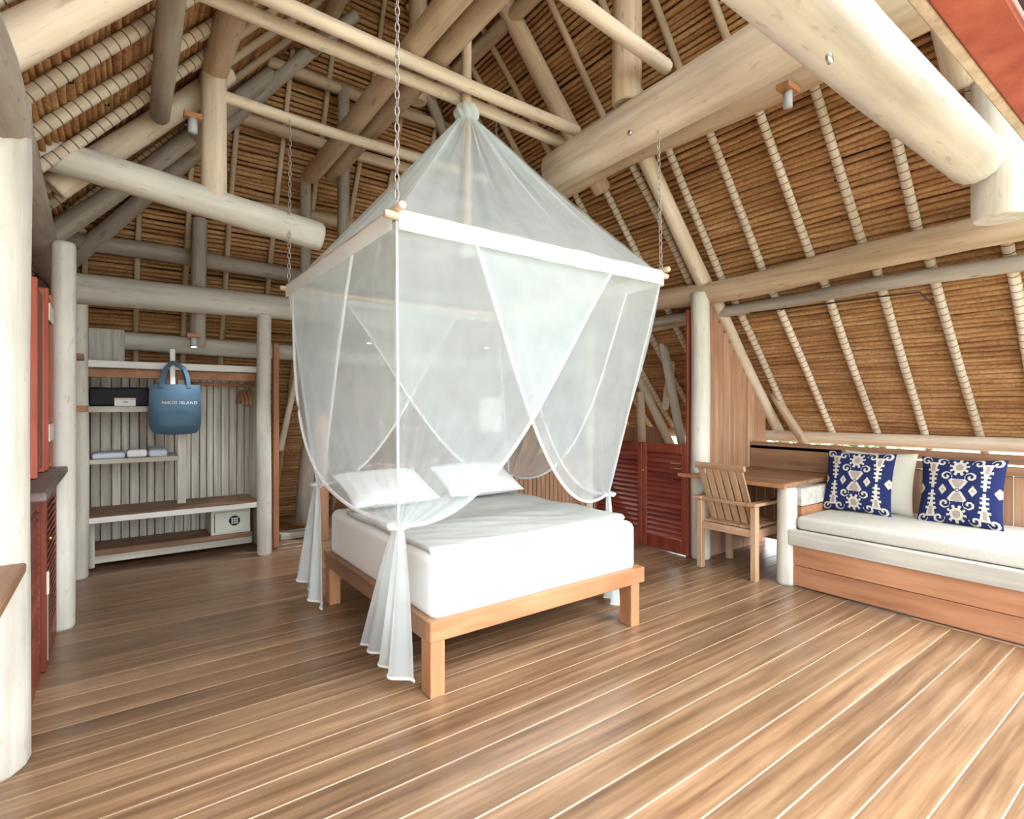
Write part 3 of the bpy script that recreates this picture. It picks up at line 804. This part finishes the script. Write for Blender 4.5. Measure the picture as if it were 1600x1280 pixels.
# ------------------------------------------------------------------ bed
BX0, BX1, BYa, BYb = 1.205, 2.735, 2.295, 3.93
bed = empty('bed', (1.97, 3.1, 0), 'low timber bed frame with square legs', 'bed')
LG = .092
for (lx, ly) in ((BX0 + .004, BYa + .004), (BX1 - LG * .8 - .03, BYa + .004), (BX0 + .004, BYb - .12), (BX1 - LG * .8 - .03, BYb - .12)):
    box('leg', (lx, ly, 0), (lx + LG * .85, ly + .10, .268), 'bed_wood_up', bed, .004)
box('foot_rail', (BX0, BYa, .268), (BX1 + .02, BYa + .045, .366), 'bed_wood', bed, .004)
box('head_rail', (BX0, BYb - .045, .268), (BX1 + .02, BYb, .366), 'bed_wood', bed, .004)
box('side_rail', (BX0, BYa + .045, .262), (BX0 + .045, BYb - .045, .366), 'brown_side', bed, .004)
box('side_rail', (BX1 - .025, BYa + .045, .262), (BX1 + .02, BYb - .045, .366), 'brown_side', bed, .004)
for q in range(9):
    yq = BYa + .12 + q * .17
    box('bed_slat', (BX0 + .045, yq, .30), (BX1 - .025, yq + .09, .322), 'bed_wood', bed, .003)
mt = soft_box('mattress', (BX0 + .035, BYa + .035, .335), (BX1 - .012, BYb - .02, .662), 'sheet_white', None, .055, 5, .012, .008, 26)
tag(mt, 'thick mattress in a white fitted sheet on the bed frame', 'mattress')
cv = grid('bed_cover', lambda u, v: (lerp(BX0 + .06, BX1 - .05, u), lerp(2.40, 3.62, v),
          .688 + .016 * noise.noise(Vector((u * 3.1, v * 4.2, 1))) + .012 * abs(noise.noise(Vector((u * 5 + v * 9, v * 3 - u * 2, 4)))) - (.015 if v < .01 else 0)), 60, 60, 'bed_cover', None)
md = cv.modifiers.new('thickness', 'SOLIDIFY'); md.thickness = .02
tag(cv, 'pale grey cotton cover spread over the mattress', 'blanket')
pl = pillow_mesh('bed_pillow', .66, .44, .17, 30, None, 2); pl.materials.append(MATS['pillow_white'])
def bed_pillow(X, Y, yaw, label):
    a = R(24)
    lie = Matrix(((0, 1, 0), (-math.sin(a), 0, math.cos(a)), (math.cos(a), 0, math.sin(a)))).to_4x4()
    mw = Matrix.Translation((X, Y, .825)) @ Matrix.Rotation(R(yaw), 4, 'Z') @ lie
    o = bpy.data.objects.new('bed_pillow', pl); COL.objects.link(o); o.matrix_world = mw
    return tag(o, label, 'pillow', 'white pillows on the bed')
bed_pillow(1.57, 3.66, 3, 'white pillow at the left side of the bed head')
bed_pillow(2.34, 3.66, -3, 'white pillow at the right side of the bed head')

# ------------------------------------------------------------------ canopy: hanger, frame, chains, net, fan
CZ = 2.205
NX, RX, NY, LY = 0.975, 2.755, 2.165, 3.97
CX, CY = 1.885, 3.075
hang = log('canopy_hanger', (CX, CY, 2.50), (CX, CY, 4.95), .036, .032, 'log_tan', None, 'thin tan pole hanging from the ridge into the net', 'pole')
fr = empty('net_canopy', (CX, CY, CZ), 'rectangular frame of thin wooden poles holding the net', 'canopy frame')
e = .06
log('frame_pole', (NX - e, NY, CZ + .02), (RX + e, NY, CZ + .02), .018, .018, 'log_cream', fr, bend=.004, sides=10)
log('frame_pole', (NX - e, LY, CZ + .02), (RX + e, LY, CZ + .02), .018, .018, 'log_cream', fr, bend=.004, sides=10)
log('frame_pole', (NX, NY - e, CZ + .05), (NX, LY + e, CZ + .05), .018, .018, 'log_cream', fr, bend=.004, sides=10)
log('frame_pole', (RX, NY - e, CZ + .05), (RX, LY + e, CZ + .05), .018, .018, 'log_cream', fr, bend=.004, sides=10)
def chain(p0, p1, label, thin=False):
    p0 = Vector(p0); p1 = Vector(p1); L = (p1 - p0).length; d = (p1 - p0).normalized()
    pl_ = .036; n = int(L / pl_); vs_, fs_ = [], []
    r = .0026; hl, hw = .024, .010
    side = Vector((1, 0, 0)); fwd = d.cross(side).normalized(); side = fwd.cross(d)
    S, K = 8, 5
    for i in range(n):
        c = p0 + d * (pl_ * (i + .5)); w = side if i % 2 else fwd; o = d.cross(w)
        b0 = len(vs_)
        for a in range(S):
            t = 2 * math.pi * a / S
            ctr = c + d * (math.cos(t) * hl) + w * (math.sin(t) * hw)
            rad = (d * (math.cos(t) * hw) + w * (math.sin(t) * hl)).normalized()
            for kx in range(K):
                q = 2 * math.pi * kx / K
                vs_.append(ctr + rad * (r * math.cos(q)) + o * (r * math.sin(q)))
        for a in range(S):
            for kx in range(K):
                a2, k2 = (a + 1) % S, (kx + 1) % K
                fs_.append((b0 + a * K + kx, b0 + a2 * K + kx, b0 + a2 * K + k2, b0 + a * K + k2))
    o = from_data('canopy_chain', vs_, fs_, 'steel', None, None, True)
    return tag(o, label, 'chain', 'chains holding up the canopy frame')
chain((NX, NY, CZ + .06), (NX + .005, NY, z_left(NX) - .1), 'steel chain holding the near left canopy corner')
chain((RX, NY, CZ + .06), (RX - .005, NY + .02, 3.20), 'steel chain holding the right canopy corner near the fat beam')
chain((NX, LY, CZ + .06), (NX + .01, LY, 3.45), 'steel chain holding the far left canopy corner')
chain((RX, LY, CZ + .06), (RX - .01, LY, 4.2), 'steel chain holding the far right canopy corner, behind the net')
# fan inside the canopy
fan = empty('ceiling_fan', (CX, CY, 2.45), 'small grey ceiling fan inside the net below the hanger pole', 'fan')
tube('motor', [(CX, CY, 2.53), (CX, CY, 2.51), (CX, CY, 2.47), (CX, CY, 2.42), (CX, CY, 2.40)], [.02, .055, .07, .06, .03], 'fan_white', fan, 16)
for q in range(4):
    a = R(15 + 90 * q); dv = Vector((math.cos(a), math.sin(a), 0)); pv = Vector((-dv.y, dv.x, .18))
    c = Vector((CX, CY, 2.46)); pts = []
    for (rad, hw) in ((.08, .02), (.14, .045), (.40, .055), (.44, .03)):
        pts.append((c + dv * rad - pv * hw, c + dv * rad + pv * hw))
    v = []
    for zoff in (0, .006):
        for a_, b_2 in pts: v += [a_ + Vector((0, 0, zoff)), b_2 + Vector((0, 0, zoff))]
    f = []
    for s_ in range(3):
        f.append((2 * s_, 2 * s_ + 1, 2 * s_ + 3, 2 * s_ + 2)); f.append((8 + 2 * s_, 8 + 2 * s_ + 2, 8 + 2 * s_ + 3, 8 + 2 * s_ + 1))
        f.append((2 * s_, 2 * s_ + 2, 10 + 2 * s_, 8 + 2 * s_)); f.append((2 * s_ + 1, 9 + 2 * s_, 11 + 2 * s_, 2 * s_ + 3))
    f += [(0, 8, 9, 1), (6, 7, 15, 14)]
    from_data('fan_blade', v, f, 'fan_white', fan)

net = empty('mosquito_net', (CX, CY, 0), 'sheer white mosquito net draped from a peak around the bed', 'mosquito net')
APZ = 3.325
corners = [Vector((NX, NY, CZ)), Vector((RX, NY, CZ)), Vector((RX, LY, CZ)), Vector((NX, LY, CZ))]
def crown(side):
    a, b = corners[side], corners[(side + 1) % 4]
    def fn(u, v):
        e_ = lerp(a, b, u)
        ang = 2 * math.pi * (side + u) / 4 + math.pi * 1.25
        top = Vector((CX + .05 * math.cos(ang), CY + .05 * math.sin(ang), APZ))
        p = lerp(top, e_ + Vector((0, 0, .03)), v)
        p.z -= .05 * math.sin(math.pi * v) * (1 - .75 * abs(2 * u - 1) ** 2)
        out = Vector((math.cos(ang), math.sin(ang), 0))
        fold = .5 * math.sin(u * 58 + side * 2 + 3 * math.sin(v * 2)) + .5 * math.sin(u * 23 + 1.3 + side)
        p += out * (.036 * fold * (1 - v) ** .5 * min(1, v * 5) + .005 * fold)
        return p
    return grid('crown_panel', fn, 60, 26, 'net_crown', net)
for s_ in range(4): crown(s_)
# gathered knot at the peak
def knot(u, v):
    a = 2 * math.pi * u
    r = .05 + .030 * math.sin(v * math.pi) + .010 * math.sin(a * 9 + v * 5)
    return Vector((CX + r * math.cos(a), CY + r * math.sin(a), APZ - .03 + .12 * v))
grid('gathered_knot', knot, 48, 10, 'net_dense', net, closed_u=True)
# white cloth bands along the frame
def band(a, b, h=.088):
    d = (b - a).normalized(); n = Vector((d.y, -d.x, 0)) * .022
    def fn(u, v):
        return lerp(a, b, u) + n + Vector((0, 0, .045 - h * v + .006 * noise.noise(Vector((u * 9, v * 2, a.x))))) + n * (.25 * noise.noise(Vector((u * 14, v * 3, a.y))))
    return grid('frame_band', fn, 40, 3, 'net_band', net)
for s_ in range(4): band(corners[s_], corners[(s_ + 1) % 4])
TIES = [Vector((1.025, 2.26, .862)), Vector((2.80, 2.655, .785)), Vector((2.78, 3.82, .80)), Vector((1.15, 3.90, .85))]
def curtain(ci, cj, frac, sag, outw, seed, k1=.22, kz=.42, k2=.58, nm='net_curtain'):
    """one panel hung from corner ci towards corner cj, swept back to the tie under corner ci"""
    a, b, tie = corners[ci], corners[cj], TIES[ci]
    d = (b - a); n_out = Vector((d.y, -d.x, 0)).normalized()
    if (((a + b) / 2) - Vector((CX, CY, CZ))).dot(n_out) < 0: n_out = -n_out
    dirn = d.normalized()
    def edge(u, v):
        p0 = lerp(a, b, frac * u)
        p3 = tie + dirn * (.03 * u)
        hz = p0.z - p3.z; hv = Vector((p3.x - p0.x, p3.y - p0.y, 0))
        p1 = p0 + hv * k1 + Vector((0, 0, -hz * kz))
        p2 = p3 - hv * ((k2 - .1) * u + .1) + Vector((0, 0, (.30 * (1 - u)) * hz * .8 - sag * u))
        t = v; m = 1 - t
        p = p0 * (m ** 3) + p1 * (3 * m * m * t) + p2 * (3 * m * t * t) + p3 * t ** 3
        return p
    def fn(u, v):
        p = edge(u, v)
        f = math.sin(u * 38 + seed + 1.5 * noise.noise(Vector((u * 3, v * 2, seed)))) * .6 + .6 * math.sin(u * 17 + seed * 2)
        amp = .014 * min(1, .15 + v * 1.3) * (1 - .55 * v)
        p = p + n_out * ((f * amp + outw * math.sin(math.pi * v)) * min(1, u * 7))
        return p
    o = grid(nm, fn, 72, 40, 'net_sheer', net)
    # hem along the free edge, a doubled strip of cloth
    pts = [fn(1, k / 40) for k in range(41)]
    tube('curtain_hem', pts, .0095, 'net_band', o, 6)
    return o
curtain(0, 1, .76, .06, .02, 1.0, .34, .42, .38)      # front, tied at the near left corner
curtain(1, 0, .78, .14, .040, 2.0)     # front, tied at the right corner
curtain(0, 3, .94, .05, .02, 3.0, .05, .75, .78)      # left side
curtain(3, 0, .70, .08, .035, 4.0, .3, .42, .4)
curtain(2, 3, .78, .06, .02, 5.0, .34, .42, .38)      # back
curtain(3, 2, .78, .06, .03, 6.0, .34, .42, .38)
curtain(1, 2, .85, .10, .02, 7.0)      # right side
curtain(2, 1, .85, .10, .03, 8.0)
for ci in range(4):      # corner seam tape
    a, b = corners[ci], TIES[ci]
    tube('corner_seam', [lerp(a, b, k / 6) for k in range(7)], .006, 'net_band', net, 6)
def tail(tie, b0, b1, seed, drop=0.0):
    c = (b0 + b1) / 2; d = (b1 - b0); L = d.length; d.normalize(); n = Vector((d.y, -d.x, 0))
    def fn(u, v):
        w = .035 + (L / 2 - .035) * v ** .8
        mid = lerp(tie, c, v)
        zb = lerp(tie.z, lerp(b0.z, b1.z, u), v)
        f = math.sin(u * 21 + seed) * .6 + math.sin(u * 9 + seed * 2) * .5
        p = mid + d * ((u - .5) * 2 * w) + n * (f * (.012 + .035 * v))
        return Vector((p.x, p.y, zb))
    o = grid('net_tail', fn, 44, 16, 'net_dense', net)
    tube('tail_hem', [fn(k / 44, 1) for k in range(45)], .007, 'net_band', o, 6)
    rg = [tie + Vector((.042 * math.cos(q / 16 * 2 * math.pi), .042 * math.sin(q / 16 * 2 * math.pi), .004 * math.sin(q * 2))) for q in range(17)]
    tube('tie_band', rg, .012, 'net_band', net, 6)
tail(TIES[0], Vector((1.09, 2.33, .10)), Vector((1.12, 2.92, .075)), 1.0)
tail(TIES[1], Vector((2.80, 2.56, .03)), Vector((2.90, 2.76, .03)), 2.0)
tail(TIES[2], Vector((2.80, 3.70, .03)), Vector((2.90, 3.95, .03)), 3.0)
tail(TIES[3], Vector((1.13, 3.72, .02)), Vector((1.10, 4.12, .14)), 4.0)

# ------------------------------------------------------------------ wardrobe alcove
WX0, WX1, WF, WB = -0.22, 1.10, 5.66, 6.24
wd = empty('wardrobe', (0.44, 5.95, 0), 'open wardrobe of weathered planks with shelves', 'wardrobe')
x = WX0 + .03; q = 0
rnd = random.Random(11)
while x < WX1 + .07:
    w = rnd.uniform(.06, .085)
    box('back_plank', (x, WB + rnd.uniform(0, .012), .16), (min(x + w - .006, WX1 + .1), WB + .03, 1.70), 'weathered_up', wd, .006)
    x += w
box('side_panel', (WX1 + .03, 5.72, .02), (WX1 + .055, WB, 1.72), 'weathered_up', wd, .003)
box('top_rail', (WX0, WF + .06, 1.735), (WX1 + .02, WF + .12, 1.795), 'white_board', wd, .004)
box('under_rail', (WX0, WF + .13, 1.655), (WX1 + .05, WF + .16, 1.730), 'bench_wood', wd, .003)
box('divider', (.455, WF + .20, .50), (.525, WF + .235, 1.72), 'weathered_up', wd, .004)
box('bag_peg', (.385, WF + .02, 1.60), (.425, WF + .058, 1.92), 'white_board', wd, .004)
box('shelf', (WX0, WF + .06, 1.355), (.36, WB - .02, 1.405), 'weathered_across', wd, .004)
box('shelf', (WX0, WF + .06, .915), (.46, WB - .02, .955), 'weathered_across', wd, .004)
box('seat_shelf', (WX0 - .02, WF - .02, .445), (WX1 + .02, WB - .01, .485), 'brown_across', wd, .004)
box('seat_lip', (WX0 - .02, WF - .05, .435), (WX1 + .02, WF - .022, .480), 'white_board', wd, .004)
box('base_shelf', (WX0 + .04, WF + .18, .115), (WX1 - .01, WB - .01, .165), 'brown_across', wd, .004)
box('base_rail', (WX0 + .04, WF + .20, .045), (WX1 - .01, WF + .24, .112), 'weathered_across', wd, .006)
box('side_post', (WX0 + .03, WF + .16, .02), (WX0 + .07, WF + .20, .44), 'weathered_up', wd, .004)
tube('hanging_rod', [(.53, 5.98, 1.625), (WX1 + .03, 5.98, 1.615)], .016, 'bed_wood', wd, 10)
for k in range(3):
    hx = 1.00 + .033 * k
    hg = empty('coat_hanger', (hx, 5.98, 1.60), ['wooden coat hanger on the rod, leftmost of three', 'wooden coat hanger on the rod, middle of three', 'wooden coat hanger on the rod, rightmost of three'][k], 'hanger', 'coat hangers')
    tube('hook', [(hx, 5.98, 1.56), (hx, 5.98, 1.60), (hx, 5.995, 1.635), (hx, 5.975, 1.648), (hx, 5.955, 1.63)], .003, 'steel', hg, 6)
    tube('hanger_bar', [(hx, 5.78, 1.42), (hx, 5.88, 1.52), (hx, 5.98, 1.56), (hx, 6.08, 1.52), (hx, 6.16, 1.44)], [.010, .013, .014, .013, .010], 'bed_wood', hg, 8)
# things kept in it
bb_ = soft_box('black_case', (WX0 + .03, WF + .10, 1.408), (.33, WB - .10, 1.565), 'black_cloth', None, .02, 3, .008, .012, 14, 5)
tag(bb_, 'soft black case lying on the upper wardrobe shelf', 'case')
tb = empty('wooden_box', (.04, 5.70, 1.408), 'small pale wooden box in front of the black case', 'box')
box('box_body', (-.015, 5.735, 1.407), (.135, 5.76, 1.465), 'white_board', tb, .003)
box('box_lid', (-.018, 5.732, 1.466), (.138, 5.762, 1.478), 'log_cream', tb, .002)
box('box_mark', (.045, 5.733, 1.437), (.080, 5.7345, 1.447), 'teak_side', tb, 0)
towel_x = [(-.17, .06, 'towel_blue'), (.07, .22, 'sheet_white'), (.23, .37, 'towel_blue')]
labs = ['pale blue folded towel at the left of the middle shelf', 'white folded towel in the middle of the middle shelf', 'pale blue folded towel next to the divider']
for k, (a, b, m2) in enumerate(towel_x):
    o = soft_box('folded_towel', (a, WF + .08, .958), (b, WF + .36, 1.005 + .008 * k), m2, None, .02, 3, .012, .02, 10, k * 3)
    tag(o, labs[k], 'towel', 'folded towels')
safe = empty('safe', (.90, 5.9, .17), 'cream hotel safe with round black keypad', 'safe')
SY = 5.83
box('safe_body', (.725, SY, .168), (1.07, 6.16, .405), 'safe_cream', safe, .006)
box('safe_door', (.755, SY - .014, .190), (1.062, SY - .001, .385), 'safe_cream', safe, .004)
tube('keypad', [(.925, SY - .022, .295), (.925, SY - .014, .295)], .048, 'black_plastic', safe, 24)
for r_i in range(3):
    for c_i in range(3):
        cx_, cz_ = .925 + (c_i - 1) * .021, .295 + (r_i - 1) * .021
        box('key', (cx_ - .0075, SY - .026, cz_ - .0075), (cx_ + .0075, SY - .021, cz_ + .0075), 'key_white', safe, .001)
box('door_edge', (.752, SY - .016, .20), (.757, SY - .012, .375), 'black_plastic', safe, 0)

# tote bag with its lettering
tote = empty('tote_bag', (.425, 5.66, 1.17), 'blue canvas tote bag hanging on the wardrobe peg', 'bag')
TX0, TX1, TZ0, TZ1, TY = .232, .612, 1.165, 1.60, 5.63
def tote_fn(sg):
    def fn(u, v):
        cx_ = (TX0 + TX1) / 2; hw = (TX1 - TX0) / 2 * (1.0 + .05 * math.sin(v * 2.6))
        pin = 1 - .18 * max(0, (v - .78) / .22) ** 2
        X = cx_ + (2 * u - 1) * hw * pin
        Z = TZ1 - (TZ1 - TZ0) * v - .012 * math.cos((2 * u - 1) * 1.5) * v
        bulge = .055 * (1 - (2 * u - 1) ** 4) * math.sin(min(1, v * 1.08) * math.pi * .5) * (1 - max(0, (v - .8) / .2) ** 2 * .9)
        return Vector((X, TY + sg * (.006 + bulge) + .004 * noise.noise(Vector((u * 4, v * 4, sg))), Z))
    return fn
grid('bag_front', tote_fn(-1), 24, 24, 'tote_blue', tote); grid('bag_back', tote_fn(1), 24, 24, 'tote_blue', tote)
def strap(x0, x1, y, top):
    pts = [(x0, top.z * 0 + 1.57), (x0 + .008, 1.66), (x0 + .035, 1.745), (.395, top.z), (.415, top.z), (x1 - .035, 1.745), (x1 - .008, 1.66), (x1, 1.57)]
    vs_, fs_ = [], []
    n = len(pts)
    for i, (px_, pz_) in enumerate(pts):
        q0 = Vector((*pts[max(0, i - 1)], 0)); q1 = Vector((*pts[min(n - 1, i + 1)], 0)); dd = (q1 - q0).normalized(); nn = Vector((-dd.y, dd.x))
        for s in (-1, 1):
            for t in (-.003, .003): vs_.append((px_ + nn.x * .016 * s, y + t, pz_ + nn.y * .016 * s))
    for i in range(n - 1):
        b0 = i * 4; b1 = b0 + 4
        for (p, q) in ((0, 1), (1, 3), (3, 2), (2, 0)): fs_.append((b0 + p, b1 + p, b1 + q, b0 + q))
    return from_data('strap', vs_, fs_, 'tote_blue', tote)
strap(.315, .525, TY - .016, Vector((0, 0, 1.795))); strap(.325, .515, TY + .016, Vector((0, 0, 1.79)))
def text(body, x, z, size, mat, parent):
    cu = bpy.data.curves.new('lettering', 'FONT'); cu.body = body; cu.size = size; cu.extrude = .0006
    cu.align_x = 'LEFT'; cu.space_character = 1.18
    cu.materials.append(MATS[mat])
    tmp = bpy.data.objects.new('lettering_curve', cu); COL.objects.link(tmp)
    dg = bpy.context.evaluated_depsgraph_get(); me = bpy.data.meshes.new_from_object(tmp.evaluated_get(dg))
    bpy.data.objects.remove(tmp)
    return link_mesh('lettering', me, None, parent, Matrix.Translation((x, TY - .070, z)) @ Matrix.Rotation(R(90), 4, 'X'))
text('NIKOI', .318, 1.425, .036, 'print_gold', tote)
text('ISLAND', .446, 1.425, .036, 'print_white', tote)

# strip of wall right of the wardrobe
ub = box('upright_board', (1.235, 5.60, 0.03), (1.285, 5.66, 2.02), 'bed_wood_up', None, .004); tag(ub, 'orange wooden upright board right of the wardrobe post', 'board')
up2 = box('upright_board', (1.66, 5.70, 0.0), (1.80, 5.75, 1.30), 'board_up', None, .004); tag(up2, 'brown upright panel half hidden behind the net tail', 'board')
bl = log('bent_log', (1.72, 6.35, .10), (1.80, 6.0, 2.1), .10, .055, 'log_grey', None, 'rough grey tree trunk leaning on the far thatch', 'log', wob=.25, bend=.05)
gl = log('lean_pole', (1.44, 6.25, .92), (1.62, 6.05, 2.0), .035, .03, 'log_cream', None, 'short pale pole leaning beside the grey trunk', 'pole')
ub2 = box('floor_ledge', (1.38, 5.95, 0.005), (1.86, 6.12, 0.07), 'weathered_across', None, .004); tag(ub2, 'weathered timber sill at the foot of the far thatch', 'ledge')
pb = box('pale_panel', (-0.20, 6.02, 1.80), (0.06, 6.05, 2.10), 'weathered_up', None, .004); tag(pb, 'pale weathered panel above the wardrobe corner', 'board')
wb1 = box('wall_bracket', (-0.335, 5.15, 1.755), (-0.20, 5.30, 1.80), 'brown_across', None, .004); tag(wb1, 'small brown wooden bracket, upper of two by the wardrobe', 'bracket')
wb2 = box('wall_bracket', (-0.335, 5.15, 1.36), (-0.18, 5.35, 1.41), 'bed_wood', None, .004); tag(wb2, 'small orange wooden bracket, lower of two by the wardrobe', 'bracket')

# spot lamps on wooden blocks
plain('lamp_glow', (1.0, 0.93, 0.82), 0.5, emit=9.0)
def spot(p, blk, label, down=.09, block_mat='bed_wood', watts=0):
    p = Vector(p); rt = empty('spot_lamp', tuple(p), label, 'lamp', 'small spot lamps under the roof')
    box('block', p - Vector((blk, blk * .6, 0)), p + Vector((blk, blk * .6, .035)), block_mat, rt, .004)
    tube('lamp_body', [p + Vector((0, 0, .0)), p + Vector((0, 0, -down))], .027, 'lamp_grey', rt, 14)
    if watts:
        tube('lamp_lens', [p + Vector((0, 0, -down)), p + Vector((0, 0, -down - .004))], .021, 'lamp_glow', rt, 14)
        ld = bpy.data.lights.new('spot_light', 'SPOT'); ld.energy = watts; ld.spot_size = R(112); ld.spot_blend = 1.0; ld.shadow_soft_size = .03; ld.color = (0.97, 0.98, 1.0)
        lo = bpy.data.objects.new('spot_light', ld); COL.objects.link(lo); lo.location = Vector((0, 0, -down - .02)); lo.parent = rt
    return rt
spot(W(1231, 143, X=3.34), .07, 'grey spot lamp on a wooden block under the right purlin', .10)
spot(W(303, 528, Y=5.45), .055, 'grey spot lamp on a wooden block over the tote bag', .08, watts=14)
spot(Vector((W(577, 524, Y=5.2).x, 5.2, W(577, 524, Y=5.2).z)), .05, 'lit spot lamp behind the net, left one', .08, watts=85)
spot(Vector((W(760, 533, Y=5.2).x, 5.2, W(760, 533, Y=5.2).z)), .05, 'lit spot lamp behind the net, right one', .08, watts=85)
spot(W(301, 186, Y=3.95), .05, 'grey spot lamp beside the upright log at left', .09)
# cable along the right plate
cb = tube('cable', [Vector((4.54, 2.6, 2.235)), Vector((4.56, 2.0, 2.225)), Vector((4.57, 1.6, 2.22)), Vector((4.6, 1.36, 2.215)), Vector((4.68, 1.30, 2.12))], .006, 'cable_black')
tag(cb, 'black cable sagging under the right roof log', 'cable')
# bolt heads in the big beams
for (p, lab) in ((W(1293, 93, Y=.735), 'bolt in the thick white beam'), (W(985, 208, X=2.66), 'bolt in the fat cream beam')):
    bt_ = tube('bolt_head', [p, p + (Vector((0, -.012, 0)) if 'white' in lab else Vector((-.012, 0, 0)))], .016, 'steel', None, 10); tag(bt_, lab, 'bolt')

# ------------------------------------------------------------------ greenery outside
m_, nt_, b_ = new_mat('leaf')
oi_ = N(nt_, 'ShaderNodeTexNoise'); oi_.inputs['Scale'].default_value = 3
r_ = ramp(nt_, [(0.35, (0.10, 0.22, 0.05)), (0.65, (0.30, 0.48, 0.16))]); nt_.links.new(oi_.outputs[0], r_.inputs[0])
nt_.links.new(r_.outputs[0], b_.inputs['Base Color']); b_.inputs['Roughness'].default_value = .5
def bush(c, rad, n, seed, label):
    rn = random.Random(seed); rt = empty('bush', (c[0], c[1], -1.2), label, 'bush', 'green bushes outside')
    vs_, fs_ = [], []
    for i in range(n):
        d = Vector((rn.gauss(0, 1), rn.gauss(0, 1), rn.gauss(0, 1))).normalized() * rad * rn.uniform(.4, 1)
        p = Vector(c) + d; a = Vector((rn.uniform(-1, 1), rn.uniform(-1, 1), rn.uniform(-.6, .8))).normalized()
        b = a.cross(Vector((rn.uniform(-1, 1), rn.uniform(-1, 1), 1))).normalized(); l = rn.uniform(.07, .15); w = l * .28
        k = len(vs_); vs_ += [p - a * l, p + b * w, p + a * l, p - b * w]; fs_.append((k, k + 1, k + 2, k + 3))
    f = from_data('foliage', vs_, fs_, 'leaf', rt)
    tube('stem', [(c[0], c[1], -1.2), (c[0] + .05, c[1], c[2])], .05, 'log_grey', rt, 8)
bush((8.6, 3.6, 1.2), 1.0, 900, 1, 'green bush seen through the gap beside the desk')
bush((7.4, 6.6, 0.4), 1.15, 2600, 2, 'green bush beyond the louvred doors')
